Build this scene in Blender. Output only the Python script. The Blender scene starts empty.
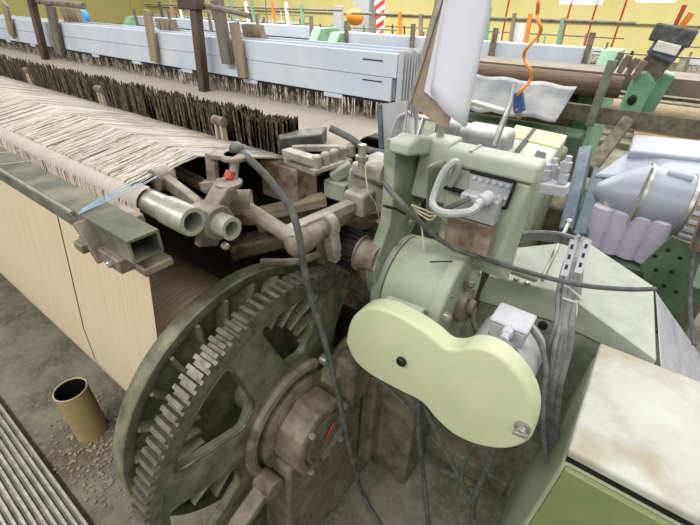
import bpy, bmesh, math, random
from mathutils import Vector as V, Matrix
random.seed(7)
C = bpy.context.scene.collection
PI = math.pi
# ---------------------------------------------------------------- camera
F = 398.7; H = 1.45
va = V((-300-350, 262.5+10, -F)).normalized(); vb = V((700-350, 262.5-10, -F)).normalized()
AX = -va; AY = (vb-vb.dot(AX)*AX).normalized(); AZ = AX.cross(AY)
RM = Matrix((AX, AY, AZ))
cd = bpy.data.cameras.new('camera'); cam = bpy.data.objects.new('camera', cd); C.objects.link(cam)
cam.matrix_world = Matrix.Translation((0, 0, H)) @ RM.to_4x4()
cd.lens = F/700*36; cd.sensor_width = 36; cd.clip_start = .02; cd.clip_end = 200
bpy.context.scene.camera = cam
def P(px, py, ax, val):
    d = RM @ V((px-350, 262.5-py, -F)); o = V((0, 0, H)); t = (val-o[ax])/d[ax]
    return o+d*t
# ---------------------------------------------------------------- materials
def srgb(c):
    return tuple(((x/255)/12.92 if x/255 <= .04045 else ((x/255+.055)/1.055)**2.4) for x in c)+(1,)
MC = {}
def mat(name, c1, c2=None, scale=12, rough=.6, metal=0, bump=.15, dust=None, dustf=.6, lo=.35, hi=.65, spec=.4, stretch=None, c3=None, s3=3):
    if name in MC: return MC[name]
    m = bpy.data.materials.new(name); m.use_nodes = True; n = m.node_tree.nodes; l = m.node_tree.links
    b = n['Principled BSDF']; b.inputs['Roughness'].default_value = rough; b.inputs['Metallic'].default_value = metal
    b.inputs['Specular IOR Level'].default_value = spec
    tc = n.new('ShaderNodeTexCoord'); src = tc.outputs['Object']
    if stretch:
        mp = n.new('ShaderNodeMapping'); mp.inputs['Scale'].default_value = stretch; l.new(src, mp.inputs[0]); src = mp.outputs[0]
    nz = n.new('ShaderNodeTexNoise'); nz.inputs['Scale'].default_value = scale; nz.inputs['Detail'].default_value = 6
    nz.inputs['Roughness'].default_value = .65; l.new(src, nz.inputs['Vector'])
    rp = n.new('ShaderNodeValToRGB'); rp.color_ramp.elements[0].position = lo; rp.color_ramp.elements[1].position = hi
    rp.color_ramp.elements[0].color = srgb(c1); rp.color_ramp.elements[1].color = srgb(c2 or c1); l.new(nz.outputs[0], rp.inputs[0])
    col = rp.outputs[0]
    if c3:
        n3 = n.new('ShaderNodeTexNoise'); n3.inputs['Scale'].default_value = s3; n3.inputs['Detail'].default_value = 4; l.new(src, n3.inputs['Vector'])
        r3 = n.new('ShaderNodeValToRGB'); r3.color_ramp.elements[0].position = .5; r3.color_ramp.elements[1].position = .68; l.new(n3.outputs[0], r3.inputs[0])
        mx = n.new('ShaderNodeMix'); mx.data_type = 'RGBA'; mx.inputs[7].default_value = srgb(c3); l.new(col, mx.inputs[6]); l.new(r3.outputs[0], mx.inputs[0]); col = mx.outputs[2]
    if dust:
        g = n.new('ShaderNodeNewGeometry'); sp = n.new('ShaderNodeSeparateXYZ'); l.new(g.outputs['Normal'], sp.inputs[0])
        mr = n.new('ShaderNodeMapRange'); mr.inputs[1].default_value = .35; mr.inputs[2].default_value = .9; mr.inputs[4].default_value = dustf; l.new(sp.outputs[2], mr.inputs[0])
        n2 = n.new('ShaderNodeTexNoise'); n2.inputs['Scale'].default_value = 25; n2.inputs['Detail'].default_value = 5; l.new(src, n2.inputs['Vector'])
        r2 = n.new('ShaderNodeMapRange'); r2.inputs[1].default_value = .35; r2.inputs[2].default_value = .6; r2.inputs[3].default_value = .35; l.new(n2.outputs[0], r2.inputs[0])
        mu = n.new('ShaderNodeMath'); mu.operation = 'MULTIPLY'; l.new(mr.outputs[0], mu.inputs[0]); l.new(r2.outputs[0], mu.inputs[1])
        mx = n.new('ShaderNodeMix'); mx.data_type = 'RGBA'; mx.inputs[7].default_value = srgb(dust); l.new(col, mx.inputs[6]); l.new(mu.outputs[0], mx.inputs[0]); col = mx.outputs[2]
    l.new(col, b.inputs['Base Color'])
    if bump:
        bp = n.new('ShaderNodeBump'); bp.inputs['Strength'].default_value = bump; bp.inputs['Distance'].default_value = .01; l.new(nz.outputs[0], bp.inputs['Height']); l.new(bp.outputs[0], b.inputs['Normal'])
    MC[name] = m; return m
DUST = (184, 180, 170)
M = dict(
 green_pale=mat('pale_green_guard_paint', (196, 202, 166), (186, 194, 156), 6, .45, bump=.04, c3=(202, 204, 178), s3=4),
 green_frame=mat('dusty_green_frame_paint', (110, 126, 100), (146, 150, 132), 14, .6, dust=DUST, dustf=.85, bump=.25, c3=(164, 162, 150), s3=7),
 green_light=mat('light_green_hood_paint', (146, 160, 134), (170, 178, 160), 7, .55, c3=(178, 180, 170), s3=5, dust=(196, 198, 194), bump=.08),
 green_drum=mat('drum_green_paint', (138, 154, 122), (160, 168, 146), 9, .55, c3=(172, 172, 158), s3=6, dust=(186, 190, 172), bump=.12),
 green_dark=mat('dark_green_iron_paint', (70, 74, 56), (128, 126, 102), 14, .5, .15, bump=.25, c3=(68, 88, 52), s3=5),
 green_deep=mat('deep_green_bracket_paint', (66, 84, 66), (88, 108, 84), 12, .6, bump=.1),
 green_teal=mat('teal_green_loom_paint', (98, 150, 112), (140, 178, 146), 5, .55, dust=(190, 196, 180), dustf=.4),
 gear=mat('dark_cast_gear_iron', (70, 72, 60), (122, 118, 100), 22, .42, .5, bump=.25, c3=(84, 92, 60), s3=6),
 rib=mat('dusty_rib_iron', (96, 98, 80), (156, 150, 128), 22, .5, .3, bump=.2, dust=(180, 176, 160), dustf=.6),
 teeth=mat('worn_tooth_steel', (84, 82, 72), (128, 124, 112), 40, .45, .5, bump=.03),
 steel=mat('bright_worn_steel', (150, 148, 140), (190, 188, 180), 30, .35, .7, dust=DUST, dustf=.4),
 rusty=mat('dusty_brown_cast_steel', (92, 82, 70), (142, 132, 118), 24, .7, .2, bump=.3, dust=(176, 168, 156), dustf=.6),
 castdust=mat('lint_covered_casting', (116, 112, 102), (165, 160, 150), 22, .8, 0, bump=.4, dust=(198, 194, 186), dustf=.8, c3=(140, 138, 118), s3=9),
 rail=mat('grey_green_rail_steel', (80, 84, 72), (112, 112, 96), 16, .5, .25, bump=.15, c3=(136, 132, 114), s3=10),
 galv=mat('grey_tube_steel', (146, 148, 138), (176, 176, 164), 26, .4, .35, bump=.1),
 galvdust=mat('dusty_bar_steel', (140, 134, 120), (172, 166, 152), 26, .6, .3, bump=.1),
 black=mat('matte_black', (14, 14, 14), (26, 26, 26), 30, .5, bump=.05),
 blackp=mat('black_handle_plastic', (52, 54, 52), (78, 78, 74), 20, .55, dust=(150, 148, 142), dustf=.7),
 cablegrey=mat('dusty_grey_cable', (84, 88, 88), (132, 134, 134), 30, .7, bump=.1, dust=(160, 160, 160), dustf=.5),
 cabledark=mat('dark_grey_cable', (58, 62, 60), (98, 100, 96), 30, .6, bump=.1),
 cream=mat('cream_cable', (200, 192, 160), (180, 172, 144), 30, .6),
 grey=mat('grey_motor_paint', (142, 146, 146), (170, 172, 172), 18, .6, dust=(212, 212, 212), bump=.12),
 greylight=mat('pale_grey_fitting', (160, 162, 170), (186, 188, 194), 18, .7, dust=(200, 200, 206)),
 greypost=mat('blue_grey_post', (86, 100, 112), (116, 128, 138), 15, .5, .2),
 white_blue=mat('pale_blue_harness_paint', (186, 196, 210), (200, 208, 218), 5, .5, bump=.05, c3=(204, 208, 214), s3=8),
 heddle=mat('linty_heddle_wire', (104, 94, 80), (222, 214, 200), 45, .6, .2, lo=.4, hi=.6, bump=0),
 dropper=mat('tarnished_dropper_steel', (50, 46, 36), (122, 110, 90), 70, .55, .3, lo=.4, hi=.65, bump=0),
 shadeiron=mat('underwarp_shade_iron', (34, 30, 26), (62, 54, 46), 14, .7, .2, bump=.3),  # dark tone stands for the shade under the warp
 lint=mat('grey_floor_lint', (104, 96, 78), (150, 142, 122), 40, .9, bump=0),
 wooddark=mat('dark_weathered_wood', (58, 50, 44), (96, 84, 74), 20, .8, stretch=(1, 1, .2)),
 wood=mat('grey_brown_wood', (118, 106, 92), (158, 142, 120), 20, .8, stretch=(1, 1, .2)),
 wooddull=mat('grimy_wood', (92, 86, 78), (126, 118, 106), 20, .8, stretch=(1, 1, .2)),
 woodbeam=mat('dusty_tan_wood', (128, 116, 92), (166, 156, 134), 18, .8, stretch=(.2, .2, 1)),
 yarn=mat('beige_wound_yarn', (202, 180, 146), (224, 206, 176), 5, .8, bump=.2, stretch=(40, 1, 1), c3=(192, 168, 132), s3=2),
 sheet=mat('beige_warp_sheet', (166, 156, 144), (196, 188, 176), 6, .8, bump=.25, stretch=(90, 1, 1)),
 sheetv=mat('beige_warp_sheet_upright', (182, 163, 134), (206, 190, 162), 5, .8, bump=.25, stretch=(110, .6, .6)),
 thread=mat('undyed_thread', (188, 179, 168), (214, 207, 197), 9, .8, bump=0),
 threadblue=mat('pale_blue_thread', (140, 172, 196), (160, 186, 204), 9, .8, bump=0),
 threaddark=mat('shadow_brown_thread', (112, 98, 80), (150, 134, 112), 9, .8, bump=0),
 cardboard=mat('brown_cardboard', (150, 128, 88), (168, 146, 104), 12, .8, bump=.05),
 cardrim=mat('pale_cardboard_edge', (200, 188, 164), (178, 164, 138), 20, .8),
 paper=mat('white_paper', (206, 206, 216), (214, 214, 222), 3, .6, bump=0),
 board=mat('brown_clipboard', (138, 122, 104), (164, 148, 130), 14, .8),
 plate=mat('grey_steel_plate', (178, 180, 184), (196, 196, 200), 9, .5, .2, dust=DUST),
 hood=mat('pale_grey_painted_sheet', (138, 144, 156), (158, 163, 175), 6, .4, .15, bump=.05, dust=(162, 166, 178), dustf=.4),
 package=mat('lilac_white_yarn', (182, 176, 194), (198, 192, 206), 30, .9, bump=.3, stretch=(1, 1, 6)),
 red=mat('red_paint', (166, 62, 44), (186, 80, 58), 20, .5),
 redsign=mat('red_sign_paint', (176, 52, 52), (196, 66, 62), 20, .5, bump=0),
 white=mat('white_paint', (232, 230, 224), (214, 212, 206), 20, .6, bump=0),
 orange=mat('orange_air_hose', (214, 128, 40), (226, 144, 60), 20, .4, bump=0),
 blue=mat('blue_plastic', (40, 70, 120), (52, 84, 136), 20, .5, bump=0),
 bluecyan=mat('bright_blue_plastic', (60, 150, 214), (80, 166, 224), 20, .5, bump=0),
 yellow=mat('yellow_wall_paint', (232, 218, 142), (238, 226, 158), 1.2, .8, bump=0),
 yellowtop=mat('pale_yellow_dusty_top', (222, 214, 130), (206, 206, 168), 16, .6, bump=.1),
 cloth=mat('brown_cloth_roll', (124, 108, 86), (146, 130, 104), 6, .8, stretch=(1, 8, 8)),
 clothtan=mat('tan_floor_cloth', (146, 124, 84), (120, 102, 70), 4, .8),
 tarp=mat('grey_plastic_tarp', (92, 98, 104), (138, 140, 138), 5, .35, bump=.5),
 greenbit=mat('bright_green_scrap', (60, 150, 70), (70, 168, 80), 20, .6),
 brownmetal=mat('stained_brown_steel', (104, 78, 56), (150, 140, 124), 16, .6, .3, lo=.4, hi=.6),
 machine=mat('olive_machine_paint', (96, 104, 82), (140, 142, 120), 8, .7, bump=.2),
 stand=mat('grimy_olive_casting', (84, 80, 64), (130, 124, 102), 16, .7, .1, bump=.3),
 bearing=mat('brown_grey_bearing_iron', (92, 84, 70), (142, 132, 114), 18, .6, .25, bump=.25),
 blotchy=mat('blotched_cream_lid', (184, 186, 178), (168, 169, 158), 7, .45, bump=.1, c3=(156, 148, 124), s3=7),
 cabside=mat('grey_green_cabinet_side', (156, 166, 134), (170, 178, 148), 5, .45, bump=.03),
 cabfront=mat('olive_green_cabinet_front', (112, 122, 80), (126, 136, 90), 5, .45, bump=.03),
 lintgreen=mat('lint_white_green_top', (152, 162, 146), (178, 182, 172), 9, .7, dust=(184, 186, 182), bump=.15),
)
def floor_mat():
    m = mat('stained_concrete_floor', (78, 77, 64), (124, 121, 104), 4, .7, bump=.35, c3=(84, 76, 58), s3=1.8, lo=.38, hi=.62)
    n = m.node_tree.nodes; l = m.node_tree.links; b = n['Principled BSDF']
    old = b.inputs['Base Color'].links[0].from_socket
    tc = n.new('ShaderNodeTexCoord'); nz = n.new('ShaderNodeTexNoise'); nz.inputs['Scale'].default_value = 38; nz.inputs['Detail'].default_value = 8; nz.inputs['Roughness'].default_value = .75
    l.new(tc.outputs['Object'], nz.inputs['Vector'])
    r = n.new('ShaderNodeValToRGB'); r.color_ramp.elements[0].position = .50; r.color_ramp.elements[1].position = .66; l.new(nz.outputs[0], r.inputs[0])
    mx = n.new('ShaderNodeMix'); mx.data_type = 'RGBA'; mx.inputs[7].default_value = srgb((128, 122, 104)); l.new(old, mx.inputs[6]); l.new(r.outputs[0], mx.inputs[0]); l.new(mx.outputs[2], b.inputs['Base Color'])
    return m
# ---------------------------------------------------------------- mesh builder
def frame(d):
    d = V(d).normalized(); a = V((0, 0, 1)) if abs(d.z) < .9 else V((1, 0, 0)); u = d.cross(a).normalized(); return u, d.cross(u).normalized()
class MB:
    def __init__(s): s.v = []; s.f = []; s.sm = []
    def add(s, vs, fs, smooth=False):
        o = len(s.v); s.v += [tuple(x) for x in vs]
        for f in fs: s.f.append([i+o for i in f]); s.sm.append(smooth)
        return s
    def hexa(s, b, t):   # bottom loop, top loop (same count)
        n = len(b); fs = [list(range(n))[::-1], list(range(n, 2*n))]
        fs += [[i, (i+1) % n, (i+1) % n+n, i+n] for i in range(n)]
        return s.add(list(b)+list(t), fs)
    def slab(s, pts, vec):
        vec = V(vec); pts = [V(p) for p in pts]; return s.hexa(pts, [p+vec for p in pts])
    def box(s, x0, x1, y0, y1, z0, z1):
        b = [(x0, y0, z0), (x1, y0, z0), (x1, y1, z0), (x0, y1, z0)]
        return s.hexa(b, [(p[0], p[1], z1) for p in b])
    def bar(s, p0, p1, w, h, up=(0, 0, 1)):   # rectangular bar between points
        p0 = V(p0); p1 = V(p1); d = (p1-p0).normalized(); u = d.cross(V(up))
        if u.length < .05: u = d.cross(V((1, 0, 0)))
        u.normalize(); w2 = u*(w/2); v2 = u.cross(d)*(h/2)
        q = [-w2-v2, w2-v2, w2+v2, -w2+v2]
        return s.hexa([p0+a for a in q], [p1+a for a in q])
    def lathe(s, p0, p1, prof, seg=28, caps=True):   # prof: list of (t along axis in metres, r)
        p0 = V(p0); d = (V(p1)-p0).normalized(); u, w = frame(d); vs = []; fs = []
        for t, r in prof:
            for k in range(seg):
                a = 2*PI*k/seg; vs.append(p0+d*t+(u*math.cos(a)+w*math.sin(a))*r)
        for i in range(len(prof)-1):
            for k in range(seg): k2 = (k+1) % seg; fs.append([i*seg+k, i*seg+k2, (i+1)*seg+k2, (i+1)*seg+k])
        s.add(vs, fs, True)
        if caps:
            o = len(s.v)-len(vs); s.f.append([o+k for k in range(seg)][::-1]); s.sm.append(False)
            o2 = len(s.v)-seg; s.f.append([o2+k for k in range(seg)]); s.sm.append(False)
        return s
    def cyl(s, p0, p1, r, r1=None, seg=20):
        L = (V(p1)-V(p0)).length; return s.lathe(p0, p1, [(0, r), (L, r if r1 is None else r1)], seg)
    def pipe(s, p0, p1, ro, ri, seg=28):   # hollow
        L = (V(p1)-V(p0)).length; return s.lathe(p0, p1, [(0, ri), (0, ro), (L, ro), (L, ri), (0, ri)], seg, False)
    def tube(s, pts, r, seg=8, sub=0, rs=None):
        pts = [V(p) for p in pts]
        if sub: pts = smooth(pts, sub)
        n = len(pts); u = None; vs = []; fs = []
        for i, p in enumerate(pts):
            d = (pts[min(i+1, n-1)]-pts[max(i-1, 0)]).normalized()
            if u is None: u = frame(d)[0]
            u = (u-d*u.dot(d)).normalized(); w = d.cross(u)
            for k in range(seg): a = 2*PI*k/seg; vs.append(p+(u*math.cos(a)+w*math.sin(a))*r)
        for i in range(n-1):
            for k in range(seg): k2 = (k+1) % seg; fs.append([i*seg+k, i*seg+k2, (i+1)*seg+k2, (i+1)*seg+k])
        fs.append(list(range(seg))[::-1]); fs.append([(n-1)*seg+k for k in range(seg)])
        return s.add(vs, fs, True)
    def ball(s, c, r, sx=1, sy=1, sz=1, seg=14):
        vs = []; fs = []; c = V(c); m = seg//2
        for i in range(m+1):
            t = PI*i/m
            for k in range(seg): a = 2*PI*k/seg; vs.append(c+V((math.sin(t)*math.cos(a)*r*sx, math.sin(t)*math.sin(a)*r*sy, math.cos(t)*r*sz)))
        for i in range(m):
            for k in range(seg): k2 = (k+1) % seg; fs.append([i*seg+k, (i+1)*seg+k, (i+1)*seg+k2, i*seg+k2])
        return s.add(vs, fs, True)
    def build(s, name, m, parent=None, bevel=0, seg=2, off=None, kind=None):
        org = V((0, 0, 0))
        if parent is not None: org = ORG[parent]
        elif off is not None: org = V(off)
        me = bpy.data.meshes.new(name); me.from_pydata([tuple(V(v)-org) for v in s.v], [], s.f)
        bm = bmesh.new(); bm.from_mesh(me)
        bmesh.ops.recalc_face_normals(bm, faces=bm.faces); bm.to_mesh(me); bm.free()
        for p, q in zip(me.polygons, s.sm): p.use_smooth = q
        me.set_sharp_from_angle(angle=.62)
        me.materials.append(m); o = bpy.data.objects.new(name, me); C.objects.link(o)
        if parent is not None: o.parent = parent; ORG[o] = org
        else: o.location = org; ORG[o] = org
        if bevel:
            b = o.modifiers.new('bevel', 'BEVEL'); b.width = bevel; b.segments = seg; b.limit_method = 'ANGLE'; b.angle_limit = .6
            for p in me.polygons: p.use_smooth = True
            w = o.modifiers.new('wn', 'WEIGHTED_NORMAL'); w.keep_sharp = True
        if kind: o['kind'] = kind
        return o
def smooth(pts, sub):
    out = []; n = len(pts)
    for i in range(n-1):
        a = pts[max(i-1, 0)]; b = pts[i]; c = pts[i+1]; d = pts[min(i+2, n-1)]
        for k in range(sub):
            t = k/sub; out.append(.5*((2*b)+(c-a)*t+(2*a-5*b+4*c-d)*t*t+(3*b-a-3*c+d)*t**3))
    out.append(pts[-1]); return out
ORG = {}
def plate(name, loops, thick, m, parent, tf, bevel=0, res=3):   # 2D loops with holes, extruded; tf maps (u, v, w)
    cu = bpy.data.curves.new(name, 'CURVE'); cu.dimensions = '2D'; cu.fill_mode = 'BOTH'; cu.extrude = thick/2-bevel; cu.bevel_depth = bevel; cu.bevel_resolution = res; cu.offset = -bevel
    for lp in loops:
        sp = cu.splines.new('POLY'); sp.points.add(len(lp)-1); sp.use_cyclic_u = True
        for i, (a, b) in enumerate(lp): sp.points[i].co = (a, b, 0, 1)
    ob = bpy.data.objects.new('tmp', cu); me = bpy.data.meshes.new_from_object(ob)
    bpy.data.objects.remove(ob)
    org = ORG[parent] if parent is not None else V((0, 0, 0))
    for v in me.vertices: v.co = V(tf(v.co.x, v.co.y, v.co.z))-org
    me.materials.clear(); me.materials.append(m); me.name = name
    bm = bmesh.new(); bm.from_mesh(me); bmesh.ops.remove_doubles(bm, verts=bm.verts, dist=1e-5); bmesh.ops.recalc_face_normals(bm, faces=bm.faces); bm.to_mesh(me); bm.free()
    for p in me.polygons: p.use_smooth = bool(bevel)
    if bevel: me.set_sharp_from_angle(angle=.7)
    o = bpy.data.objects.new(name, me); C.objects.link(o); ORG[o] = org
    if parent is not None: o.parent = parent
    return o
def tag(o, label, cat, group=None, kind=None):
    o['label'] = label; o['category'] = cat
    if group: o['group'] = group
    if kind: o['kind'] = kind
    return o
def thing(name, loc, label, cat, group=None):
    o = bpy.data.objects.new(name, None); C.objects.link(o); o.location = loc; o.empty_display_size = .05; ORG[o] = V(loc); return tag(o, label, cat, group)
def copy_tree(o, loc=None, parent=None):
    c = o.copy(); C.objects.link(c); ORG[c] = ORG[o]
    if parent is not None: c.parent = parent
    if loc is not None: c.location = loc
    for ch in list(o.children): copy_tree(ch, None, c)
    return c
def struct(o): o['kind'] = 'structure'; return o
def boltat(p, d, r=.006, h=.006, parent=None, m=None, name='bolt'):
    p = V(p); d = V(d).normalized(); return MB().lathe(p-d*.002, p+d*h, [(0, r), (h, r), (h+.002, r*.7)], 6 if r < .012 else 18).build(name, m or M['steel'], parent)

# ================================================================ SETTING
struct(MB().box(-32, 12, -4, 18, -.1, 0).build('floor', floor_mat()))
struct(MB().box(-32, 12, 18, 18.2, 0, 5.5).build('wall_back', M['yellow']))
struct(MB().box(-32.2, -32, -4, 18, 0, 5.5).build('wall_left', M['yellow']))

# ================================================================ WARP BEAM
GY, GZ = .482, .478
XL = -6.0
beam = thing('warp_beam', (-.76, GY, 0), 'large warp beam wound with beige yarn, big toothed iron gear on its end', 'warp beam')
MB().lathe((XL, GY, GZ), (-.73, GY, GZ), [(0, .23), (5.27, .23)], 64).build('yarn_winding', M['yarn'], beam)
# flange: disc, rim, ribs
fl = MB()
fl.lathe((-.735, GY, GZ), (-.60, GY, GZ), [(0, .12), (0, .388), (.006, .392), (.042, .392), (.046, .389), (.046, .368), (.042, .362), (.022, .356), (.022, .22), (.034, .205), (.034, .12)], 96, True)
fl.build('flange', M['green_dark'], beam)
rb = MB()
for k in range(26):
    a = 2*PI*k/26; a2 = a+.16; rr = []
    for (r, t) in ((.195, a2), (.25, a2-.045), (.31, a+.05), (.362, a)):
        rr.append((GY+r*math.cos(t), GZ+r*math.sin(t)))
    for i in range(3):
        (y0, z0), (y1, z1) = rr[i], rr[i+1]; d = V((0, y1-y0, z1-z0)).normalized(); nn = V((0, -d.z, d.y))*.004
        b = [V((-.72, y0, z0))-nn*2, V((-.72, y1, z1))-nn*2, V((-.72, y1, z1))+nn*4, V((-.72, y0, z0))+nn*4]
        t = [V((-.683, y0, z0))-nn*.8, V((-.683, y1, z1))-nn*.8, V((-.683, y1, z1))+nn*.8, V((-.683, y0, z0))+nn*.8]
        rb.hexa(b, t)
rb.build('flange_ribs', M['rib'], beam)
# gear
NT = 120; R0, R1 = .4155, .428
out = []
for k in range(NT):
    for fr, r in ((0, R0), (.30, R0), (.38, R1), (.82, R1), (.90, R0)):
        a = 2*PI*(k+fr)/NT; out.append((r*math.cos(a), r*math.sin(a)))
plate('toothed_rim', [out, [(.392*math.cos(-a*2*PI/90), .385*math.sin(-a*2*PI/90)) for a in range(90)]], .05, M['teeth'], beam, lambda u, v, w: (-.557+w, GY+u, GZ+v))
def rnd(poly, r, n=5):
    o = []; N = len(poly)
    for i in range(N):
        p = V(poly[i]).to_2d() if False else V((poly[i][0], poly[i][1])); a = V(poly[i-1]); b = V(poly[(i+1) % N])
        a = V((a[0], a[1])); b = V((b[0], b[1])); da = (a-p); db = (b-p); ra = min(r, da.length*.45); rb_ = min(r, db.length*.45)
        s_ = p+da.normalized()*ra; e = p+db.normalized()*rb_
        for k in range(n+1): t = k/n; q = s_*(1-t)**2+p*2*t*(1-t)+e*t*t; o.append((q.x, q.y))
    return o
def spoke_loops(n, phase, ro, ri, wo, wi, rad):
    L = []
    for k in range(n):
        c = math.radians(phase+360*k/n); pl = []
        for j in range(7): a = c+wo*(-1+2*j/6); pl.append((ro*math.cos(a), ro*math.sin(a)))
        for j in range(3): a = c+wi*(1-j); pl.append((ri*math.cos(a), ri*math.sin(a)))
        L.append(rnd(pl, rad))
    return L
circ = lambda r, n=96: [(r*math.cos(2*PI*i/n), r*math.sin(2*PI*i/n)) for i in range(n)]
holes = spoke_loops(7, 83, .378, .20, .325, .16, .03)
plate('gear_web', [circ(.398)]+holes, .026, M['green_dark'], beam, lambda u, v, w: (-.548+w, GY+u, GZ+v), .004)
lp = MB()
for h in holes:   # raised lip round each opening
    lp.tube([(-.537, GY+x, GZ+y) for x, y in h]+[(-.537, GY+h[0][0], GZ+h[0][1])], .0035, 6)
lp.build('opening_lips', M['gear'], beam)
MB().lathe((-.59, GY, GZ), (-.5, GY, GZ), [(0, .16), (.04, .16), (.055, .145), (.08, .135), (.085, .05)], 48).build('gear_hub', M['green_dark'], beam)
MB().cyl((-.77, GY, GZ), (-.6, GY, GZ), .07, seg=32).build('beam_shaft', M['rusty'], beam)
# bearing stand
st = thing('beam_bearing_stand', (-.47, GY, 0), 'grimy olive cast bearing stand carrying the end of the warp beam gear', 'bearing stand')
MB().lathe((-.535, GY, GZ), (-.35, GY, GZ), [(0, .135), (.012, .14), (.03, .14), (.035, .128)], 56).build('clamp_ring', M['bearing'], st)
MB().lathe((-.50, GY, GZ), (-.35, GY, GZ), [(0, .112), (.075, .112), (.082, .104), (.084, .085), (.076, .082), (.074, .02)], 9).build('bearing_block', M['bearing'], st, .004); bbk = [c_ for c_ in st.children if c_.name.startswith('bearing_block')][0]
MB().lathe((-.425, GY, GZ), (-.35, GY, GZ), [(0, .074), (.006, .074), (.008, .066), (.004, .062), (.004, .02)], 40).build('bearing_cap', M['stand'], st)
MB().slab([(-.414, GY+.0, GZ-.005), (-.414, GY+.035, GZ+.028), (-.414, GY+.028, GZ+.038), (-.414, GY-.006, GZ+.006)], (.002, 0, 0)).build('red_paint_mark', M['red'], st)
for a in (.6, 2.2, 3.9, 5.4): boltat((-.418, GY+.093*math.cos(a), GZ+.093*math.sin(a)), (1, 0, 0), .009, .012, bbk)
MB().hexa([(-.56, .18, .0), (-.43, .16, .0), (-.43, .95, .0), (-.56, .95, .0)], [(-.54, .22, .10), (-.44, .22, .10), (-.44, .92, .10), (-.54, .92, .10)]).build('base_foot', M['stand'], st, .008)
MB().hexa([(-.545, .33, .08), (-.44, .33, .08), (-.44, .66, .08), (-.545, .66, .08)], [(-.535, .37, GZ-.04), (-.45, .37, GZ-.04), (-.45, .60, GZ-.04), (-.535, .60, GZ-.04)]).build('pedestal', M['stand'], st, .01)
MB().hexa([(-.52, .60, .08), (-.45, .60, .08), (-.45, .93, .08), (-.52, .93, .08)], [(-.52, .56, GZ+.10), (-.46, .56, GZ+.10), (-.46, .86, GZ+.20), (-.52, .86, GZ+.20)]).build('rear_web', M['stand'], st, .006)
lv = MB(); lv.bar((-.49, .32, GZ-.08), (-.50, .14, .30), .03, .045, (1, 0, 0)); lv.bar((-.50, .14, .30), (-.50, .02, .16), .03, .04, (1, 0, 0)); lv.cyl((-.52, .33, GZ-.08), (-.46, .33, GZ-.08), .03)
lv.build('clamp_arm', M['bearing'], st, .005)
arc = MB()
for r_, w_ in ((.165, .016),):
    arc.tube([(-.525, GY+r_*math.cos(math.radians(a)), GZ+r_*math.sin(math.radians(a))) for a in range(60, 215, 8)], w_, 8)
arc.build('locking_band', M['bearing'], st)
boltat((-.51, GY+.10, GZ+.155), (1, 0, 0), .014, .02, st)

# ================================================================ WARP SHEET, THREADS
def surf_strip(x0, x1, prof, nx=40, jit=.0):
    m = MB(); vs = []; fs = []; k = len(prof)
    for i in range(nx+1):
        x = x0+(x1-x0)*i/nx
        for (y, z) in prof: vs.append((x, y, z+random.uniform(-jit, jit)))
    for i in range(nx):
        for j in range(k-1): fs.append([i*k+j, i*k+j+1, (i+1)*k+j+1, (i+1)*k+j])
    return m.add(vs, fs, True)
RY, RZ, RR = .36, 1.105, .026       # back rest roller
# tangent from beam near side up to roller, over roller, on to droppers
bt = []
for a in range(215, 170, -6): bt.append((GY+.234*math.cos(math.radians(a)), GZ+.234*math.sin(math.radians(a))))
up = [(RY-.031-.085*(1-i/8), GZ+.05+(RZ-GZ-.05)*i/8) for i in range(1, 9)]
over = [(RY+.0315*math.cos(math.radians(a)), RZ+.0315*math.sin(math.radians(a))) for a in range(170, 79, -18)]
SY = 1.22
LY, LZ = .50, 1.158      # lease ridge the threads rise to behind the roller
flat = [(RY+.01, RZ+.031), ((RY+LY)/2, (RZ+.03+LZ)/2+.003), (LY-.01, LZ-.002), (LY, LZ), (LY+.02, LZ-.003), (.65, 1.118), (.78, 1.086), (.88, 1.105), (.96, 1.123), (SY, 1.126)]
prof = bt+up+over
GAP = -1.19
prof = bt+up; o = surf_strip(XL, GAP, prof, 60); vs = surf_strip(GAP+.008, -.75, prof, 10); o.add(vs.v, vs.f, True)
tag(o.build('warp_sheet', M['sheetv']), 'beige sheet of warp yarn rising from the beam to the back roller', 'yarn sheet', kind='stuff')
top = [(RY+.0315*math.cos(math.radians(a)), RZ+.0315*math.sin(math.radians(a))) for a in (80,)]+[(y, z-.001) for y, z in flat]
tag(surf_strip(XL, -.76, [up[-1]]+over, 60).build('warp_sheet', M['sheet']), 'pale warp yarn wrapped over the top of the back roller', 'yarn sheet', kind='stuff')
tag(surf_strip(XL, -.80, top, 60).build('warp_sheet', M['sheet']), 'flat sheet of pale warp yarn running from the roller to the dropper wires', 'yarn sheet', kind='stuff')
def threads(n, m, label, x0, x1, rr=.0009, cross=.02, lift=.004):
    t = MB()
    for i in range(n):
        x = random.uniform(x0, x1) if random.random() < .35 else -.80-(-.80-x0)*random.random()**1.6
        dx = random.gauss(0, cross); l = random.uniform(.001, lift)
        pts = [(x, RY-.037, RZ-.07), (x, RY-.033, RZ+.0), (x, RY-.01, RZ+.0325), (x+dx*.7, LY, LZ+.001+l*.5), (x+dx*1.2, .66, 1.116+l), (x+dx*1.4, .78, 1.087)]
        t.tube(pts, rr, 4)
    return tag(t.build('warp_threads', m), label, 'threads', kind='stuff')
threads(760, M['thread'], 'loose white warp threads lying across the back roller towards the droppers', -4.5, -.78)
threads(240, M['threaddark'], 'brown strands coloured as shade between the white threads over the roller', -4.5, -.78, .0010, .03, .002)  # brown strands paint the dark gaps between the white threads
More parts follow.
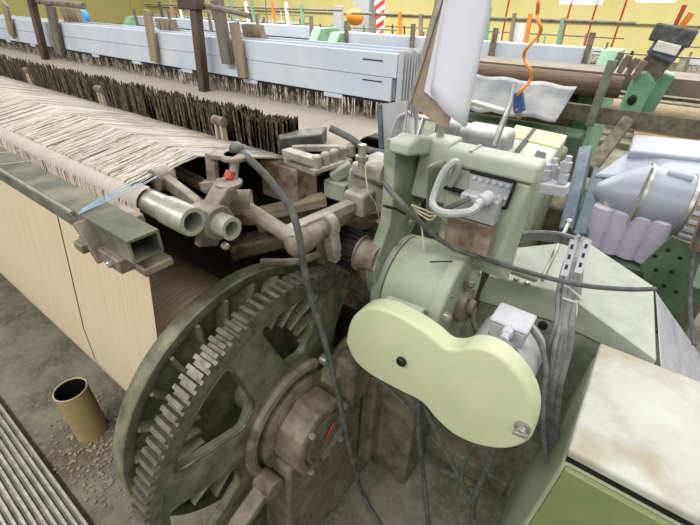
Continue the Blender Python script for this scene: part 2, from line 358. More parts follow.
# threads fan past the right edge of the sheet
tb = MB()
for i in range(4):
    a = V((-.775-.014*i, RY-.0, RZ+.034)); b = V((-.80-.016*i, LY, LZ+.002)); c_ = V((-.84-.02*i, .76, 1.095)); tb.tube([P(78+i*1.5, 214-i*1.6, 2, 1.133), a, b, c_], .001, 4)
tag(tb.build('stray_threads', M['threadblue']), 'pale blue stray threads crossing the right edge of the warp', 'threads', kind='stuff')
tb = MB()
for i in range(9):
    x = -2.4+1.25*(i/8)**.7; a = V((x, .226, 1.133)); b = V((a.x+random.uniform(.03, .12), RY-.005, RZ+.034)); tb.tube([a+V((-.02, -.004, -.05)), a, b], .0007, 4)
tag(tb.build('stray_threads', M['thread']), 'stray white threads stretched over the square box rail', 'threads', kind='stuff')
# ================================================================ ROLLER & BOX RAIL
rl = thing('back_rest_roller', (-.65, RY, RZ), 'round steel back roller with open end, carrying the warp over it', 'roller')
MB().cyl((XL, RY, RZ), (-.68, RY, RZ), RR, seg=32).build('roller_tube', M['steel'], rl)
MB().lathe((-.70, RY, RZ), (-.6, RY, RZ), [(.0, .027), (.0, .029), (.075, .029), (.078, .027), (.078, .019), (.0, .019)], 36, False).build('end_sleeve', M['galv'], rl)
MB().cyl((-.69, RY, RZ), (-.67, RY, RZ), .0195).build('bore_shadow_plug', M['black'], rl)  # black disc stands for the shade inside the bore
rl.children[2].name = 'bore_shade_plug'
bx = thing('box_rail', (-.615, .25, 1.1), 'long square hollow steel rail in front of the warp with an open end', 'rail')
m = MB(); x1 = -.60; y0, y1, z0, z1 = .229, .283, 1.088, 1.130; w = .0045
A = lambda x, i: [(x, y0+i, z0+i), (x, y1-i, z0+i), (x, y1-i, z1-i), (x, y0+i, z1-i)]
vs = A(XL, 0)+A(x1, 0)+A(x1, w)+A(-.75, w); fs = []
for r_ in range(3):
    for k in range(4): k2 = (k+1) % 4; fs.append([r_*4+k, r_*4+k2, r_*4+4+k2, r_*4+4+k])
fs.append([12, 13, 14, 15]); fs.append([3, 2, 1, 0]); m.add(vs, fs); m.build('rail_body', M['rail'], bx)
m = MB(); m.bar((XL, y0-.004, z1-.003), (-.78, y0-.004, z1-.003), .006, .006); m.build('edge_strip', M['steel'], bx)
m = MB(); m.box(-.70, -.63, y0-.012, y1+.01, z0-.028, z0-.001); m.box(-.70, -.60, y0+.012, y1+.012, z0-.034, z0-.018); m.bar((-.74, y0-.006, z1-.004), (-.70, y0-.004, z0-.03), .03, .012, (1, 0, 0)); m.box(-.745, -.715, y0-.03, y0, z0-.012, z0+.006); m.build('end_bracket', M['bearing'], bx, .003)
boltat((-.735, y0-.014, z0+.006), (0, 0, 1), .007, .012, bx); boltat((-.655, y0-.012, z0-.014), (0, -1, 0), .006, .008, bx)
hk = MB(); hk.box(-.82, -.70, RY-.066, RY-.048, RZ-.03, RZ+.012); hk.build('guide_block', M['rusty'], bx, .003)

# second tube with its pivot bracket
pv = thing('tension_lever', (-.66, .45, 1.04), 'brown cast tension lever with open grey tube end, red-banded pin and clamp collars', 'lever')
T0 = P(232, 229, 0, -.585); T = V((-1, 0, 0))
MB().pipe(T0, T0+T*.13, .0235, .0155, 32).build('tube_end', M['galv'], pv); MB().cyl(T0+T*.06, T0+T*.07, .016).build('bore_shade_plug', M['black'], pv)  # plug is black to paint the shade inside the tube end
MB().lathe(T0+T*.035, T0+T*.2, [(0, .026), (0, .034), (.008, .037), (.035, .037), (.045, .034), (.06, .034)], 28, True).build('clamp_collar', M['rusty'], pv, 0)
c0 = T0+T*.075; topp = P(228, 184, 0, -.64)
m = MB(); m.bar(c0, topp, .028, .045, (1, 0, 0)); m.bar(c0+V((0, -.03, -.028)), c0+V((0, .015, -.045)), .045, .02, (1, 0, 0)); m.build('lever_arm', M['rusty'], pv, .004)
p0 = P(228, 180, 0, -.645); p1 = P(235, 159, 0, -.645)
MB().cyl(p0-V((0, 0, .04)), p1, .0095).build('pin', M['steel'], pv)
MB().cyl(p0+(p1-p0)*.05, p0+(p1-p0)*.42, .0105).build('red_band', M['red'], pv)
m = MB(); m.lathe(p0-V((0, 0, .012)), p0, [(0, .026), (.008, .028), (.012, .02)], 24); m.bar(p0-V((.0, 0, .006)), p0+V((-.06, -.015, -.02)), .03, .014); m.build('lower_washer', M['rusty'], pv)
m = MB(); m.lathe(p1, p1+V((0, 0, .012)), [(0, .028), (.008, .028), (.011, .02)], 24); q = p1+V((-.045, -.022, .006)); m.bar(p1+V((.01, 0, .006)), q, .034, .010); m.bar(q, q+V((0, -.01, -.085)), .03, .010); m.build('fork_plate', M['rusty'], pv, .002)
m = MB(); a = c0+V((-.02, 0, .02)); m.bar(a, a+V((-.11, .0, .03)), .018, .03); m.cyl(a+V((-.12, -.02, .03)), a+V((-.12, .02, .03)), .025); m.tube([a+V((-.1, 0, .03)), a+V((-.14, .03, .035)), a+V((-.2, .03, .01))], .013, 8, 4); m.build('rear_link', M['rusty'], pv, .003)
boltat(c0+V((.04, .0, -.05)), (1, 0, 0), .008, .01, pv); boltat(c0+V((.0, .06, .06)), (1, .2, 0), .01, .012, pv)
# thin shaft behind, in line with the collar
sh = MB(); sh.cyl(P(178, 172, 0, -1.02), P(207, 187, 0, -.80), .016); tag(sh.build('guide_tube', M['steel']), 'short bright steel tube between warp edge and lever bracket', 'tube')

# ================================================================ LEVER ARM SHAFTS & BARS
ar = thing('swing_arm', P(270, 225, 0, -.60), 'long brown cast swing arm reaching from the lever bracket to the machine frame', 'lever arm')
a0 = P(238, 203, 0, -.66); a1 = P(300, 243, 0, -.52); a2 = P(352, 208, 0, -.545)
MB().tube([a0, a0.lerp(a1, .5), a1], .017, 12).build('arm_tube', M['rusty'], ar)
MB().lathe(a1, a2, [(-.025, .018), (-.02, .027), (.02, .027), (.03, .024), ((a2-a1).length, .024)], 20).build('cross_tube', M['rusty'], ar)
MB().cyl(a0+V((-.015, -.01, 0)), a0+V((.02, .02, 0)), .028).build('arm_knuckle', M['rusty'], ar); MB().ball(a1+V((0, -.01, 0)), .026).build('arm_knuckle', M['rusty'], ar)
m = MB(); q = a1.lerp(a2, .45); m.lathe(q+V((-.0, -.012, 0)), q+V((0, .02, 0)), [(0, .028), (.002, .034), (.026, .034), (.028, .028)], 20); m.bar(q+V((.012, 0, 0)), q+V((.02, .01, -.09)), .03, .028, (1, 0, 0)); m.build('hanger', M['castdust'], ar, .003)
m = MB(); m.bar(P(287, 233, 0, -.555), P(351, 205, 0, -.52), .028, .024); tag(m.build('square_bar', M['galvdust'], None, .002), 'light dusty square steel bar lying above the brown cross tube', 'bar')
m = MB(); m.bar(P(252, 216, 0, -.78), P(325, 199, 0, -.66), .045, .026); tag(m.build('wooden_beam', M['woodbeam'], None, .002), 'tan dusty wooden beam with drilled holes behind the square bar', 'beam')
m = MB(); m.bar(P(258, 228, 0, -.80), P(322, 208, 0, -.68), .02, .03); tag(m.build('steel_strip', M['rusty'], None, .002), 'narrow brown steel strip directly below the drilled wooden beam', 'bar')
m = MB(); m.bar((-.90, .60, .93), (-.52, .96, .93), .05, .02); m.bar((-.95, .75, .86), (-.6, 1.0, .86), .08, .02); tag(m.build('rusty_cross_plate', M['brownmetal']), 'rusty brown plate inside the frame under the wooden beam', 'plate')
# lower stay rods near wheel top
m = MB(); m.tube([P(262, 262, 0, -.70), P(292, 262, 0, -.62), P(318, 255, 0, -.57), P(338, 248, 0, -.55)], .011, 8, 4); m.bar(P(325, 262, 0, -.56), P(322, 225, 0, -.56), .025, .03, (1, 0, 0)); tag(m.build('stay_rod', M['rusty']), 'short brown stay rod hooked over the top of the gear', 'rod')

# ================================================================ DROPPERS
dp = MB(); DY = .80
n = 2200
for i in range(n):
    x = -.79-(4.4)*(i/n)**1.35+random.uniform(-.004, .004); h = 1.176+.004*math.sin(x*23)+random.uniform(-.006, .006); y = DY+random.choice((-.03, -.015, 0, .015, .03))
    w = random.uniform(.003, .006); l = random.uniform(-.006, .006); zb = 1.0 if x > -.9 else 1.07
    dp.hexa([(x-w, y-.0006, zb), (x+w, y-.0006, zb), (x+w, y+.0006, zb), (x-w, y+.0006, zb)], [(x-w+l, y-.0006, h), (x+w*.3+l, y-.0006, h+.006), (x+w*.3+l, y+.0006, h+.006), (x-w+l, y+.0006, h)])
tag(dp.build('dropper_wires', M['dropper']), 'long dark bank of drop wires standing on the warp threads', 'drop wires', kind='stuff')
db = MB(); db.box(XL, -.85, .845, .855, 1.072, 1.135); tag(db.build('dropper_bar', M['dropper']), 'dark steel bars holding the bank of drop wires', 'bar')
# bare right end of dropper bars with terminal head
def clip(px, py, lab):
    q = P(px, py, 2, 1.10); t = thing('guide_clip', q, lab, 'clip', 'clips in front of the drop wires')
    m = MB(); m.bar(q+V((-.012, 0, -.01)), q+V((-.012, .0, .045)), .02, .007); m.bar(q+V((.014, .0, -.01)), q+V((.012, .0, .045)), .02, .007); m.build('clip_body', M['yellowtop'] if False else M['cardrim'], t, .002)
    m = MB(); m.cyl(q+V((-.022, 0, .05)), q+V((.022, 0, .05)), .014); m.build('clip_roller', M['rusty'], t); return t
c1 = clip(222, 138, 'pale guide clip by the right end of the drop wires')
for px, py, lab in ((104, 103, 'pale guide clip in the middle of the drop wires'), (32, 82, 'pale guide clip furthest left in front of the drop wires')):
    c = copy_tree(c1, P(px, py, 2, 1.10)); c['label'] = lab
c1['label'] = 'pale guide clip nearest the right end of the drop wires'

# ================================================================ HARNESS FRAMES
def harness(y, first):
    t = thing('loom_harness', (-.72, y, 1.19), 'pale blue harness frame at the front of the stack' if first else 'pale blue harness frame hidden behind the front one', 'harness frame', None if first else 'harness frames behind the front one')
    m = MB(); m.box(XL, -.69, y, y+.009, 1.190, 1.258); m.build('lower_rail', M['white_blue'], t, .001)
    m = MB(); m.box(XL, -.675, y+.0005, y+.0085, 1.2595, 1.325); m.build('upper_rail', M['white_blue'], t, .001)
    m = MB(); m.box(-.672, -.655, y, y+.007, 1.10, 1.335); m.bar((-.664, y+.003, 1.10), (-.664, y+.003, .9), .006, .02, (1, 0, 0)); m.build('side_stile', M['plate'], t, .001)
    m = MB(); m.box(XL, -.70, y+.001, y+.008, 1.176, 1.188); m.build('heddle_bar', M['black'], t)
    return t
h0 = harness(1.15, True)
for k in range(9): x = -.9-.42*k; MB().box(x-.06, x+.02, 1.147, 1.15, 1.176, 1.189).build('heddle_clip', M['white_blue'], h0)
for z_ in (1.243, 1.302): MB().box(-.80, -.725, 1.148, 1.15, z_, z_+.003).build('slot_mark', M['black'], h0)
h1 = harness(1.168, False)
for k in range(6): c = copy_tree(h1, (-.72+random.uniform(-.004, .012), 1.168+.019*(k+1), 1.19+random.uniform(-.012, .006)))
hw = MB()
for i in range(1900):
    x = -.70-(5.2)*(i/1500)**1.4+random.uniform(-.004, .004); y = 1.15+random.choice((0, .02, .04, .06, .1, .14)); w = random.choice((.0010, .0014, .0022)); zb = random.uniform(1.118, 1.136); tp = 1.183; l = random.gauss(0, .003)
    hw.hexa([(x-w, y-.0008, zb), (x+w, y-.0008, zb), (x+w, y+.0008, zb), (x-w, y+.0008, zb)], [(x-w+l, y-.0008, tp), (x+w+l, y-.0008, tp), (x+w+l, y+.0008, tp), (x-w+l, y+.0008, tp)])
tag(hw.build('heddle_wires', M['heddle']), 'curtain of linty heddle wires hanging under the pale blue frames', 'heddle wires', kind='stuff')
tag(MB().box(XL, -.70, 1.31, 1.33, 1.07, 1.2).build('reed_batten', M['rusty'], None, .003), 'dark steel batten behind the curtain of heddle wires', 'batten')
tag(surf_strip(-.80, -.66, [(.88, 1.105), (.96, 1.123), (1.30, 1.126)], 8).build('warp_sheet', M['sheet']), 'pale warp yarn beside the clamp handle under the last heddle wires', 'yarn sheet', kind='stuff')
tag(surf_strip(XL, -.72, [(1.22, 1.126), (1.30, 1.124)], 30).build('warp_sheet', M['sheet']), 'narrow strip of pale warp yarn under the heddle wires', 'yarn sheet', kind='stuff')
# posts and slats over the harness
def bars(name, m_, lab, cat, px0, py0, px1, py1, Y, w, d, grp=None, extra=None):
    a = P(px0, py0, 1, Y); b = P(px1, py1, 1, Y); m = MB(); m.bar(a, b, d, w, (0, 1, 0)) if False else m.bar(a, b, w, d, (0, 1, 0)); return tag(m.build(name, m_, None, .002), lab, cat, grp)
bars('hanging_post', M['wooddark'], 'dark brown hanging post over the warp, right one of the two long ones', 'post', 193, -14, 205, 97, 1.10, .040, .03)
bars('hanging_post', M['wooddark'], 'dark brown hanging post over the warp at far left of the loom', 'post', 28, -14, 47, 64, 1.10, .052, .03)
m = MB(); m.bar(P(182, 2, 1, 1.10), P(200, 2, 1, 1.10), .05, .05); tag(m.build('post_head', M['wooddark'], None, .006), 'dark block on top of the right hanging post', 'block')
bars('wooden_lever', M['wooddull'], 'dark wedge-shaped wooden lever against the frames beside the right post', 'lever', 217, 0, 228, 64, 1.13, .055, .02)
bars('wooden_lever', M['wooddull'], 'dark wooden lever against the frames beside the left post', 'lever', 50, 4, 60, 54, 1.13, .085, .02)
for px0, py0, px1, py1, w_, lab in ((234, 22, 243, 78, .045, 'worn wooden slat just right of the dark wedge lever'), (147, 10, 155, 62, .055, 'worn wooden slat in the middle of the pale frames'), (5, 3, 12, 36, .07, 'worn wooden slat at the far left of the pale frames')):
    bars('wooden_stick', M['wood'], lab, 'slat', px0, py0, px1, py1, 1.13, w_, .014, 'wooden slats over the harness frames')
for gx, gy, nn_, wh in ((249, 34, 4, 'right'), (162, 27, 4, 'middle'), (66, 15, 4, 'left')):
    for k in range(nn_):
        a = P(gx+k*4.5, gy+k*.6, 1, 1.26); m = MB(); m.bar(a+V((0, 0, -.04)), a+V((-.014, 0, .035)), .024, .03, (0, 1, 0)); tag(m.build('wooden_peg', M['wood'], None, .002), 'small wooden peg in the %s row above the pale frames' % wh, 'peg', '%s row of pegs' % wh)
m = MB(); m.cyl(P(190, 1, 1, 1.12), P(250, 16, 1, 1.12), .009); tag(m.build('cross_rod', M['rusty']), 'thin steel rod joining the right post and lever', 'rod')
m = MB(); m.cyl(P(35, 1, 1, 1.12), P(84, 6, 1, 1.12), .014); tag(m.build('cross_rod', M['rusty']), 'thin steel rod joining the left post and lever', 'rod')
q = P(82, 18, 1, 1.4); m = MB(); m.cyl(q, q+V((0, .03, 0)), .045, seg=28); tag(m.build('blue_disc', M['bluecyan']), 'round bright blue disc above the pale frames on the left', 'disc')
# right hand guard plate of the harness
g = thing('frame_shield', (-.55, 1.0, 1.1), 'upright grey steel shield plate beside the right end of the harness', 'plate')
MB().slab([P(381, 104, 1, 1.0), P(384, 150, 1, 1.0), P(412, 146, 1, .95), P(404, 101, 1, .95)], (.003, .006, 0)).build('shield_plate', M['plate'], g, .001)
MB().bar(P(380, 104, 1, 1.0), P(382, 148, 1, 1.0), .014, .012, (0, 1, 0)).build('shield_edge', M['greypost'], g)

# ================================================================ TERMINAL HEAD WITH HANDLE
tm = thing('drop_wire_clamp', P(320, 165, 1, .78), 'dusty clamp head with black handle and row of ribbed cylinders', 'clamp')
A0 = P(280, 138, 1, .74); A1 = P(325, 133, 1, .84)
m = MB(); m.slab([P(279, 138, 2, 1.15), P(322, 134, 2, 1.15), P(327, 126, 2, 1.15), P(300, 129, 2, 1.15), P(278, 134, 2, 1.15)], (0, 0, -.045)); m.build('black_handle', M['blackp'], tm, .005)
m = MB()
for k in range(5): a = P(317+k*8.5, 164-k*3.0, 2, 1.115); m.lathe(a, a+V((.0, .0, .03)), [(-.012, .010), (-.010, .012), (.018, .012), (.022, .009)], 12)
m.build('ribbed_cylinders', M['castdust'], tm)
m = MB(); m.bar(P(312, 172, 2, 1.10), P(350, 160, 2, 1.10), .02, .012); m.bar(P(286, 152, 2, 1.12), P(318, 162, 2, 1.12), .03, .02); m.bar(P(292, 148, 2, 1.12), P(345, 148, 2, 1.12), .02, .015); m.bar(P(286, 160, 2, 1.09), P(318, 172, 2, 1.09), .02, .02); m.build('clamp_rails', M['castdust'], tm, .002)
m = MB(); m.box(-.84, -.70, .72, .80, .98, 1.085); m.build('clamp_foot', M['brownmetal'], tm, .003)
# mechanism castings
cs = thing('shedding_bracket', (-.5, .86, .95), 'lint-covered casting bracket between the clamp head and the green frame', 'bracket')
m = MB(); m.hexa([P(345, 205, 0, -.56), P(385, 215, 0, -.47), P(385, 215, 0, -.47)+V((0, .1, 0)), P(345, 205, 0, -.56)+V((0, .1, 0))], [P(348, 168, 0, -.56), P(384, 172, 0, -.47), P(384, 172, 0, -.47)+V((0, .1, 0)), P(348, 168, 0, -.56)+V((0, .1, 0))]); m.build('casting_body', M['castdust'], cs, .008)
q = P(366, 172, 0, -.5); m = MB(); m.box(q.x-.045, q.x+.05, q.y, q.y+.12, q.z-.02, q.z+.015); m.build('top_cap', M['castdust'], cs, .008)
q = P(383, 172, 0, -.455); m = MB(); m.lathe(q, q+V((.02, 0, 0)), [(0, .03), (.012, .03), (.012, .018), (.002, .016)], 24); m.build('boss', M['castdust'], cs)
q = P(340, 188, 0, -.6); m = MB(); m.box(q.x-.04, q.x+.03, q.y-.02, q.y+.06, q.z-.03, q.z+.02); q2 = P(332, 178, 0, -.62); m.bar(q2, P(352, 166, 0, -.58), .03, .03); m.build('side_lug', M['green_frame'], cs, .005)
q = P(355, 200, 0, -.52); m = MB(); m.box(q.x-.03, q.x+.03, q.y-.01, q.y+.06, q.z-.04, q.z+.02); m.build('front_lug', M['castdust'], cs, .008)
m = MB(); q = P(362, 160, 0, -.5); m.cyl(q+V((0, 0, -.02)), q+V((0, 0, .035)), .009); m.cyl(q+V((0, 0, .0)), q+V((0, 0, .01)), .015); m.build('adjusting_screw', M['steel'], cs)
m = MB(); m.tube([P(365, 165, 0, -.48), P(368, 190, 0, -.46), P(376, 205, 0, -.46), P(380, 222, 0, -.46)], .0015, 5, 5); tag(m.build('thin_wire', M['cream']), 'thin pale wire hanging over the dusty casting', 'wire')

# ================================================================ GREEN SIDE FRAME
fr = thing('side_frame', (-.43, .9, 0), 'tall dusty green cast side frame standing behind the gear', 'machine frame')
FX = -.43
ol = [(372, 292), (369, 268), (377, 245), (385, 222), (388, 190), (389, 155), (391, 140), (405, 137), (424, 142), (427, 165), (420, 190), (414, 215), (405, 235), (398, 262), (390, 285), (386, 300)]
pts = [P(x, y, 0, FX) for x, y in ol]
hole2 = [P(x, y, 0, FX) for x, y in ((411, 185), (417, 178), (421, 186), (417, 200), (412, 206), (409, 198))]
plate('frame_upright', [[(p.y, p.z) for p in pts], [(p.y, p.z) for p in hole2]], .03, M['green_frame'], fr, lambda u, v, w: (FX+w-.0, u, v), .004)
m = MB(); m.slab([P(389, 140, 0, FX), P(400, 132, 0, FX), P(426, 136, 0, FX), P(427, 150, 0, FX), P(388, 152, 0, FX)], (.05, 0, 0)); m.build('frame_head', M['lintgreen'], fr, .006)
m = MB(); m.box(FX-.06, FX+.01, .60, .98, .45, .64); m.build('frame_foot', M['stand'], fr, .02)
m = MB(); a = [(.68, .1), (.95, .1), (.95, .6), (.70, .6)]; m.slab([(FX-.02, y, z) for y, z in a], (.05, 0, 0)); m.build('frame_leg', M['stand'], fr, .01)
for px, py in ((400, 149), (409, 222), (397, 247)): boltat(P(px, py, 0, FX+.02), (1, 0, 0), .007, .006, fr)
m = MB(); m.tube([P(384, 206, 0, FX+.03), P(396, 209, 0, FX+.03), P(405, 214, 0, FX+.03)], .0035, 6); m.build('slot_rod', M['black'], fr)
# boxy casting right of frame top
b = thing('pedestal_block', P(436, 150, 1, .9), 'square dusty pale green casting block beside the top of the green frame', 'casting')
q = P(440, 138, 2, 1.20); m = MB(); m.hexa([(q.x-.045, q.y-.03, 1.06), (q.x+.05, q.y-.03, 1.06), (q.x+.05, q.y+.06, 1.06), (q.x-.045, q.y+.06, 1.06)], [(q.x-.032, q.y-.02, q.z), (q.x+.036, q.y-.02, q.z), (q.x+.036, q.y+.045, q.z), (q.x-.032, q.y+.045, q.z)]); m.build('block_body', M['lintgreen'], b, .005)
m = MB(); m.cyl((q.x-.005, q.y+.01, q.z), (q.x-.005, q.y+.01, q.z+.022), .009, seg=12); m.build('top_nut', M['steel'], b)
m = MB(); a = P(436, 182, 0, -.33); m.hexa([P(425, 235, 0, -.36), P(452, 235, 0, -.32), P(452, 235, 0, -.32)+V((0, .1, 0)), P(425, 235, 0, -.36)+V((0, .1, 0))], [P(424, 165, 0, -.36), P(452, 162, 0, -.33), P(452, 162, 0, -.33)+V((0, .1, 0)), P(424, 165, 0, -.36)+V((0, .1, 0))]); m.build('block_base', M['green_frame'], b, .01)

# ================================================================ PAPER BOARD ON STAND
pb = thing('document_holder', P(418, 150, 1, .85), 'brown board holding white paper sheets on a bent grey metal stand', 'document holder')
Yb = .86
m = MB(); m.slab([P(408, 103, 1, Yb), P(446, 131, 1, Yb), P(470, 60, 1, Yb), P(452, -30, 1, Yb), P(438, -10, 1, Yb)], (0, .006, 0)); m.build('backing_board', M['board'], pb, .001)
m = MB(); m.slab([P(407, 103, 1, Yb-.004), P(410, 105, 1, Yb-.004), P(446, -12, 1, Yb-.004), P(441, -12, 1, Yb-.004)], (0, .012, 0)); m.build('side_strip', M['steel'], pb, .001)
m = MB(); m.slab([P(424, 91, 1, Yb-.010), P(461, 123, 1, Yb-.010), P(495, -30, 1, Yb-.010), P(450, -30, 1, Yb-.010)], (0, .003, 0)); m.build('rear_paper', M['paper'], pb)
vs = []; fs = []
cA, cB, cC, cD = P(430, 92, 1, Yb-.02), P(466, 128, 1, Yb-.02), P(500, -40, 1, Yb-.02), P(452, -40, 1, Yb-.02)
for i in range(9):
    for j in range(9):
        s_, t_ = i/8, j/8; p = (cA.lerp(cB, s_)).lerp(cD.lerp(cC, s_), t_); p = p+V((0, -.012*math.sin(PI*s_)*(1-t_)**2-.006*math.sin(PI*s_), 0)); vs.append(p)
for i in range(8):
    for j in range(8): a = i*9+j; fs.append([a, a+9, a+10, a+1])
m = MB(); m.add(vs, fs, True); o = m.build('front_paper', M['paper'], pb); sd = o.modifiers.new('s', 'SOLIDIFY'); sd.thickness = .0006
m = MB(); m.bar(P(424, 118, 1, Yb+.004), P(414, 150, 1, Yb-.03), .005, .016, (0, 1, 0)); m.bar(P(414, 150, 1, Yb-.03), P(395, 147, 1, Yb-.05), .005, .02, (0, 1, 0)); m.cyl(P(408, 100, 1, Yb), P(402, 148, 1, Yb-.03), .003); m.build('bent_bracket', M['steel'], pb, .001)
m = MB(); q = P(402, 146, 1, Yb-.04); m.box(q.x-.02, q.x+.012, q.y-.012, q.y+.012, q.z-.006, q.z+.008); m.cyl(q, q+V((0, 0, .022)), .006, seg=6); m.build('clamp_nut', M['steel'], pb)
m = MB(); m.tube([P(390, 138, 1, .95), P(398, 118, 1, .95), P(410, 112, 1, .95)], .005, 6, 5); m.tube([P(412, 118, 1, .95), P(413, 145, 1, .93)], .006, 6); m.build('curved_stay', M['plate'], pb)

# ================================================================ BLACK GEAR / PINION & DRUM
pn = thing('drive_pinion', (-.5, .72, .80), 'black ribbed pinion on a grey hub just above the big gear', 'pinion')
q = P(362, 253, 0, -.47); r_ = .055
m = MB(); a = q+V((-.05, 0, 0)); b_ = q
vs = []
m.lathe(q+V((-.07, 0, 0)), q+V((0, 0, 0)), [(0, .046), (.07, .046)], 40)
for k in range(20):
    t = 2*PI*k/20; c = V((0, math.cos(t), math.sin(t))); m.bar(q+V((-.07, 0, 0))+c*.047, q+V((0, 0, 0))+c*.047, .006, .009, c)
m.build('ribbed_rim', M['black'], pn, .001)
MB().lathe(q+V((0, 0, 0)), q+V((.08, 0, 0)), [(0, .046), (.004, .046), (.006, .038), (.05, .034)], 32).build('pinion_hub', M['rusty'], pn)
dr = thing('brake_drum', (-.36, .8, .65), 'large round dusty green drum housing behind the belt guard', 'drum housing')
DC = V((-.40, .80, .825)); L_ = .165
MB().lathe(DC, DC+V((1, 0, 0)), [(0, .10), (0, .118), (.006, .126), (L_-.03, .130), (L_-.03, .138), (L_-.004, .138), (L_, .134), (L_, .05)], 64).build('drum_shell', M['green_drum'], dr); dsh = dr.children[0]
MB().lathe(DC+V((-.035, 0, 0)), DC+V((.04, 0, 0)), [(0, .11), (.01, .122), (.035, .124)], 48).build('inner_flange', M['green_frame'], dr)
q = DC+V((L_, 0, 0)); MB().lathe(q, q+V((.03, 0, 0)), [(0, .045), (.02, .045), (.022, .02), (.035, .018)], 20).build('drum_cap', M['rusty'], dr)
m = MB(); m.box(DC.x-.02, DC.x+.12, DC.y-.06, DC.y+.12, 0, DC.z-.1); m.build('drum_mount', M['stand'], dr, .01)
for k in range(6): a = 2*PI*k/6+.3; boltat(DC+V((L_-.002, .11*math.cos(a), .11*math.sin(a))), (1, 0, 0), .007, .008, dsh)
m = MB(); q = P(468, 292, 0, -.22); 
for k in range(7): m.ball(q+V((random.uniform(-.012, .012), random.uniform(-.015, .015), .012*k-.04)), random.uniform(.007, .012), seg=8)
tag(m.build('drive_chain', M['rusty']), 'short rusty chain hanging at the right of the green drum', 'chain')

# ================================================================ BELT GUARD + MOTOR
gd = thing('belt_guard', (-.2, .58, .7), 'smooth pale green double-lobed belt guard with black centre bolt', 'belt guard')
ol = [(345, 342), (350, 321), (364, 309), (384, 310), (409, 322), (430, 336), (444, 348), (457, 350), (470, 347), (487, 350), (506, 362), (524, 383), (534, 406), (534, 428), (527, 443), (505, 450), (477, 446), (453, 435), (435, 419), (421, 403), (398, 391), (371, 376), (354, 361)]
pts = [P(x, y, 1, .545) for x, y in ol]; sm_ = smooth(pts+[pts[0]], 4)[:-1]
gsh = plate('guard_shell', [[(p.x, p.z) for p in sm_]], .045, M['green_pale'], gd, lambda u, v, w: (u, .568+w, v), .008, 5)
q = P(401, 362, 1, .54); m = MB(); m.lathe(q+V((0, .004, 0)), q+V((0, -.02, 0)), [(0, .011), (.006, .011), (.009, .008), (.009, .004), (.006, .003)], 24); m.build('centre_bolt', M['black'], gsh)
q = P(522, 429, 1, .54); m = MB(); m.lathe(q+V((0, .004, 0)), q+V((0, -.02, 0)), [(0, .014), (.004, .014), (.006, .009), (.016, .008)], 20); m.bar(q+V((-.012, -.01, -.006)), q+V((.012, -.01, .0)), .008, .006); m.build('corner_knob', M['steel'], gsh)
m = MB(); q = P(402, 305, 1, .64); m.bar(P(384, 306, 1, .63), P(420, 320, 1, .63), .045, .04); m.build('mount_block', M['lintgreen'], gd, .004)
boltat(P(409, 318, 1, .60), (0, -1, 0), .006, .006, gd); boltat(P(447, 316, 1, .66), (0, -1, .2), .011, .014, gd)
mo = thing('electric_motor', (-.14, .76, .6), 'grey electric motor with square junction box behind the belt guard', 'motor')
mc = P(498, 365, 1, .72); mc = V((mc.x, .62, mc.z))
MB().lathe(mc, mc+V((0, 1, 0)), [(0, .065), (.03, .072), (.035, .078), (.20, .078), (.22, .065), (.23, .03)], 40).build('motor_body', M['grey'], mo)
q = P(512, 322, 1, .72); jb = MB(); jb.box(q.x-.036, q.x+.036, q.y-.028, q.y+.035, q.z-.038, q.z+.002); jbo = jb.build('junction_box', M['grey'], mo, .004)
MB().box(q.x-.039, q.x+.039, q.y-.031, q.y+.038, q.z+.003, q.z+.013).build('junction_lid', M['greylight'], jbo, .004)
g1 = P(507, 333, 1, .68); MB().lathe(g1+V((0, .01, 0)), g1+V((0, -.03, -.005)), [(0, .012), (.014, .012), (.016, .009), (.03, .009)], 8).build('cable_gland', M['greylight'], jbo)
def cable(pts, r, lab, m_=None, name='cable', seg=8, sub=6, cat='cable', grp=None):
    return tag(MB().tube(pts, r, seg, sub).build(name, m_ or M['cablegrey']), lab, cat, grp)
cable([g1+V((0, -.028, -.005)), P(512, 348, 1, .655), P(520, 366, 1, .70), P(524, 385, 1, .74)], .007, 'short thick grey cable leaving the front of the motor junction box')
cable([P(530, 327, 1, .74), P(541, 345, 1, .76), P(546, 370, 1, .76), P(543, 395, 1, .74), P(543, 430, 1, .72), P(548, 470, 1, .72), P(552, 530, 1, .72)], .006, 'thin grey cable curving down at the right of the belt guard')
cable([P(474, 270, 1, .95), P(470, 300, 1, .86), P(476, 330, 1, .80), P(490, 345, 1, .75)], .007, 'grey cable loop between the green drum and the motor', M['cabledark'])

# ================================================================ CONTROL HOUSING (cabinet with terminals)
ch = thing('control_housing', (-.2, .95, .85), 'pale green housing with terminal panel and dusty rounded lid', 'machine housing')
TL, TR = P(449, 163, 1, .80), P(533, 183, 1, .80)
zt = (TL.z+TR.z)/2-.004; xl, xr = TL.x, TR.x; HB = P(480, 143, 2, zt+.045).y; print('HB', HB, zt)
hbx = P(498, 257, 1, .80).x
m = MB(); m.hexa([(xl-.0, .80, .97), (hbx, .80, .97), (hbx+.03, HB, .90), (xl, HB, .90)], [(xl, .80, zt), (xr, .80, zt), (xr-.0, HB, zt), (xl, HB, zt)]); m.build('housing_body', M['green_light'], ch, .008)
MB().box(xl, xl+.05, .84, HB-.01, .45, .93).build('housing_column', M['stand'], ch, .005)
m = MB(); m.box(xl-.006, xr+.006, .79, HB+.005, zt+.001, zt+.040); m.build('housing_lid', M['lintgreen'], ch, .009, 4)
m = MB(); m.bar((xl+.045, .792, zt+.041), (xl+.045, HB, zt+.041), .006, .003); m.build('lid_seam', M['castdust'], ch)
a, b_, c, d = P(472, 170, 1, .797), P(517, 181, 1, .797), P(507, 207, 1, .797), P(468, 196, 1, .797)
